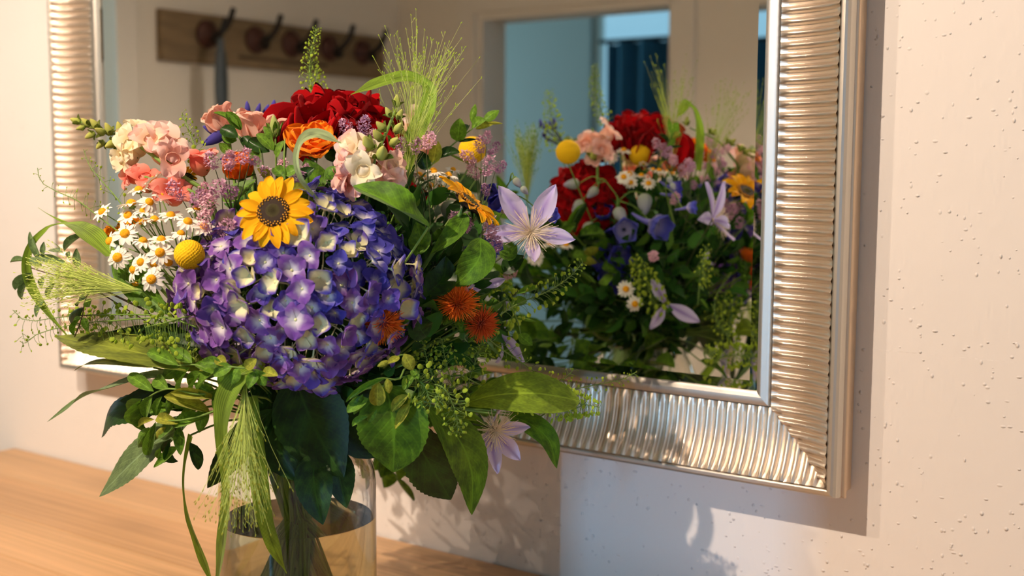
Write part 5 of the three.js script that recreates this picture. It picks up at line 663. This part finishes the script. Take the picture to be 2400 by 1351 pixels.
pennycress('bunch of pennycress pods drooping beside the left lobe of the hydrangea', [[-0.8661,1.2972,0.5395], [-0.876,1.2978,0.561], [-0.8954,1.2917,0.5698], [-0.9211,1.2853,0.5739]], { n: 80, reach: 0.017, pod: 0.0024, droop: 1.2, rise: 0.2 });
pennycress('bright curved pennycress stem dipping onto the broad bright leaf', [[-0.7285,1.2876,0.3366], [-0.7296,1.2565,0.292], [-0.7126,1.2306,0.2585], [-0.6935,1.216,0.2467], [-0.6797,1.213,0.2311], [-0.6739,1.2234,0.2195]], { n: 46, reach: 0.012, pod: 0.0019, thick: 0.0011, from: 0.3 });
pennycress('pennycress stem lying along the broad bright leaf', [[-0.7282,1.2283,0.3439], [-0.7088,1.1997,0.2904], [-0.6825,1.1919,0.2666], [-0.6632,1.1832,0.2478], [-0.6513,1.1915,0.2321]], { n: 44, reach: 0.011, pod: 0.002, from: 0.3 });
pennycress('pennycress sprig reaching furthest right along the lower mirror edge', [[-0.7247,1.185,0.2604], [-0.6956,1.194,0.1892], [-0.6746,1.1988,0.1614], [-0.6601,1.2027,0.1382], [-0.6497,1.2098,0.13]], { n: 44, reach: 0.01, pod: 0.0016, from: 0.3 });
pennycress('pennycress sprig rising right below the lilac clematis star', [[-0.7343,1.2739,0.2931], [-0.7276,1.2903,0.2493], [-0.7103,1.3041,0.2106], [-0.698,1.3192,0.1876], [-0.6891,1.3331,0.1796]], { n: 60, reach: 0.013, pod: 0.0021, from: 0.2 });
for (const [l, p] of [['dense pennycress bunch below the safflowers, its tip towards the hydrangea', [[-0.7321,1.1924,0.3388], [-0.7346,1.2198,0.3495], [-0.735,1.2425,0.3592], [-0.7336,1.2671,0.3676]]], ['dense pennycress bunch below the safflowers, spreading right', [[-0.7347,1.1904,0.3285], [-0.733,1.2205,0.3236], [-0.7276,1.2464,0.3165], [-0.7252,1.2636,0.3126]]], ['dense pennycress bunch in the shade under the safflowers', [[-0.74,1.1943,0.3565], [-0.7422,1.2215,0.367], [-0.7444,1.2483,0.3776], [-0.7425,1.2664,0.3863]]], ['pennycress bunch drooping before the long hanging leaf at the right', [[-0.7043,1.2334,0.42], [-0.6872,1.2316,0.4223], [-0.6809,1.2111,0.4144], [-0.6852,1.1862,0.4025]]], ['pennycress bunch between the drooping sprig and the broad bright leaf', [[-0.7134,1.2434,0.4399], [-0.6948,1.2356,0.4409], [-0.6877,1.2224,0.4403], [-0.683,1.2254,0.4307]]]]) pennycress(l, p, { n: 55, reach: 0.015, pod: 0.0021, rise: 0.4 });
pennycress('pennycress pods on the mirror side, seen only in the mirror beside the low clematis', [[-0.7872,1.2327,0.23], [-0.7811,1.2651,0.2], [-0.7891,1.2942,0.19], [-0.7997,1.3141,0.185]], { n: 90, reach: 0.015, pod: 0.003 });
pennycress('pennycress bunch on the mirror side, seen only in the mirror above the lower frame', [[-0.7084,1.1696,0.23], [-0.6839,1.1864,0.23], [-0.6564,1.1891,0.23], [-0.6354,1.1883,0.23]], { n: 100, reach: 0.014, pod: 0.0026 });

// ---------------------------------------------------------------- panic grass
panicGrass('hazy plume of panic grass standing behind the arching grass blade', [-0.8163,1.42,0.3209], [0.037,0.988,-0.150], { n: 75, L: 0.15, spread: 0.62, stemLen: 0.5 });
panicGrass('light green panic grass plume fanning out to the far left', [-0.9432,1.3169,0.5583], [-0.897,0.105,0.430], { n: 240, L: 0.112, spread: 0.42, stemLen: 0.3, side: [-0.063,0.995,-0.080], seed: G.hair, flat: 0.5 });
panicGrass('panic grass plume hanging down between the grass blades before the vase', [-0.81,1.249,0.5524], [0.221,-0.938,0.268], { n: 150, L: 0.125, spread: 0.5, stemLen: 0.45, seed: G.yellow });
panicGrass('lime green panic grass tuft seen only in the mirror, left of the red rose', [-0.9638,1.3821,0.17], [-0.005,1.000,-0.001], { n: 220, L: 0.1, spread: 0.55, seed: G.grass });
panicGrass('panic grass plume on the mirror side, seen only in the mirror at the right', [-0.785,1.4184,0.36], [0.295,0.951,0.087], { n: 60, L: 0.13, spread: 0.6 });

// ---------------------------------------------------------------- foliage in the heart of the bouquet and towards the mirror
{
  const n = 2400, leaf = petalGeo({ L: 1, W: 0.5, pa: 0.85, pb: 0.8, base: 0.06, curl: -0.7, cup: 0.3, nu: 2, nv: 5 }), m = new THREE.InstancedMesh(leaf, tissue('#ffffff', { through: 0.25, coat: 0.12 }), n), d = new THREE.Object3D(), c = new THREE.Vector3(VX + 0.02, 1.3, VZ - 0.055), col = new THREE.Color();
  for (let i = 0; i < n; i++) {
    const v = new THREE.Vector3(rr(-1, 1), rr(-1, 1), rr(-1, 1)); if (v.length() > 1) v.normalize().multiplyScalar(rr(0.4, 1)); v.multiplyScalar(0.6 + 0.4 * v.length());
    d.position.set(c.x + v.x * 0.155, c.y + v.y * 0.135 - 0.012, c.z + v.z * 0.155); if (v.y < -0.5) { d.position.x = lerp(d.position.x, VX, 0.35); d.position.z = lerp(d.position.z, VZ, 0.35); }
    bl.copy(v).add(new THREE.Vector3(rr(-0.8, 0.8), rr(-0.2, 0.9), rr(-0.8, 0.8))).normalize(); d.quaternion.setFromUnitVectors(Y, bl); d.rotateY(rr(0, 6.28)); d.scale.setScalar(rr(0.016, 0.038)); d.updateMatrix(); m.setMatrixAt(i, d.matrix); m.setColorAt(i, col.set(pick(['#274d14', '#33611a', '#3d7020', '#27481a', '#5a8428'])));
  }
  m.name = 'foliage'; m.castShadow = m.receiveShadow = true; m.userData = { label: 'dense small green leaves filling the heart of the bouquet between the flowers', category: 'foliage', kind: 'stuff' }; scene.add(m);
}
[[-0.84, 1.17, 0.3], [-0.92, 1.18, 0.29], [-0.98, 1.25, 0.29], [-0.86, 1.26, 0.27], [-0.97, 1.1, 0.22], [-1.0, 1.12, 0.25], [-0.93, 1.1, 0.25], [-1.02, 1.17, 0.22], [-0.9, 1.12, 0.22], [-0.95, 1.2, 0.18], [-0.865, 1.17, 0.19], [-0.84, 1.15, 0.22], [-1.0, 1.27, 0.18], [-1.03, 1.25, 0.2], [-0.97, 1.2, 0.17], [-0.92, 1.15, 0.18], [-1.0, 1.35, 0.2], [-0.95, 1.33, 0.21], [-1.0, 1.25, 0.21], [-0.98, 1.17, 0.23], [-0.9, 1.2, 0.2], [-1.03, 1.31, 0.24], [-0.88, 1.32, 0.2], [-1.05, 1.2, 0.27]].forEach(([x, y, z], i) => {
  const s = V3([x, y, z]), out = s.clone().sub(new THREE.Vector3(VX + 0.02, 1.2, VZ)).normalize(), rows = [];
  for (let k = 0; k < 9; k++) { const a = s.clone().addScaledVector(out, 0.012 * k - 0.02).add(new THREE.Vector3(rr(-0.012, 0.012), rr(-0.012, 0.012), rr(-0.012, 0.012))), b = a.clone().addScaledVector(out, rr(0.015, 0.03)).add(new THREE.Vector3(rr(-0.04, 0.04), rr(-0.03, 0.04), rr(-0.02, 0.02))); rows.push([a, b, rr(0.014, 0.026), pick([0, 2, 3, 3]), [rr(-0.5, 0.5), rr(0.2, 0.9), rr(-1, -0.2)]]); }
  sprig('broad leaved green sprig at the back of the bouquet, towards the mirror', [s.clone().addScaledVector(out, -0.04), s, s.clone().addScaledVector(out, 0.05), s.clone().addScaledVector(out, 0.09)], rows, LM, { r: 0.0012 }).userData.group = 'green sprigs at the back of the bouquet';
});

renderer.render(scene, camera);
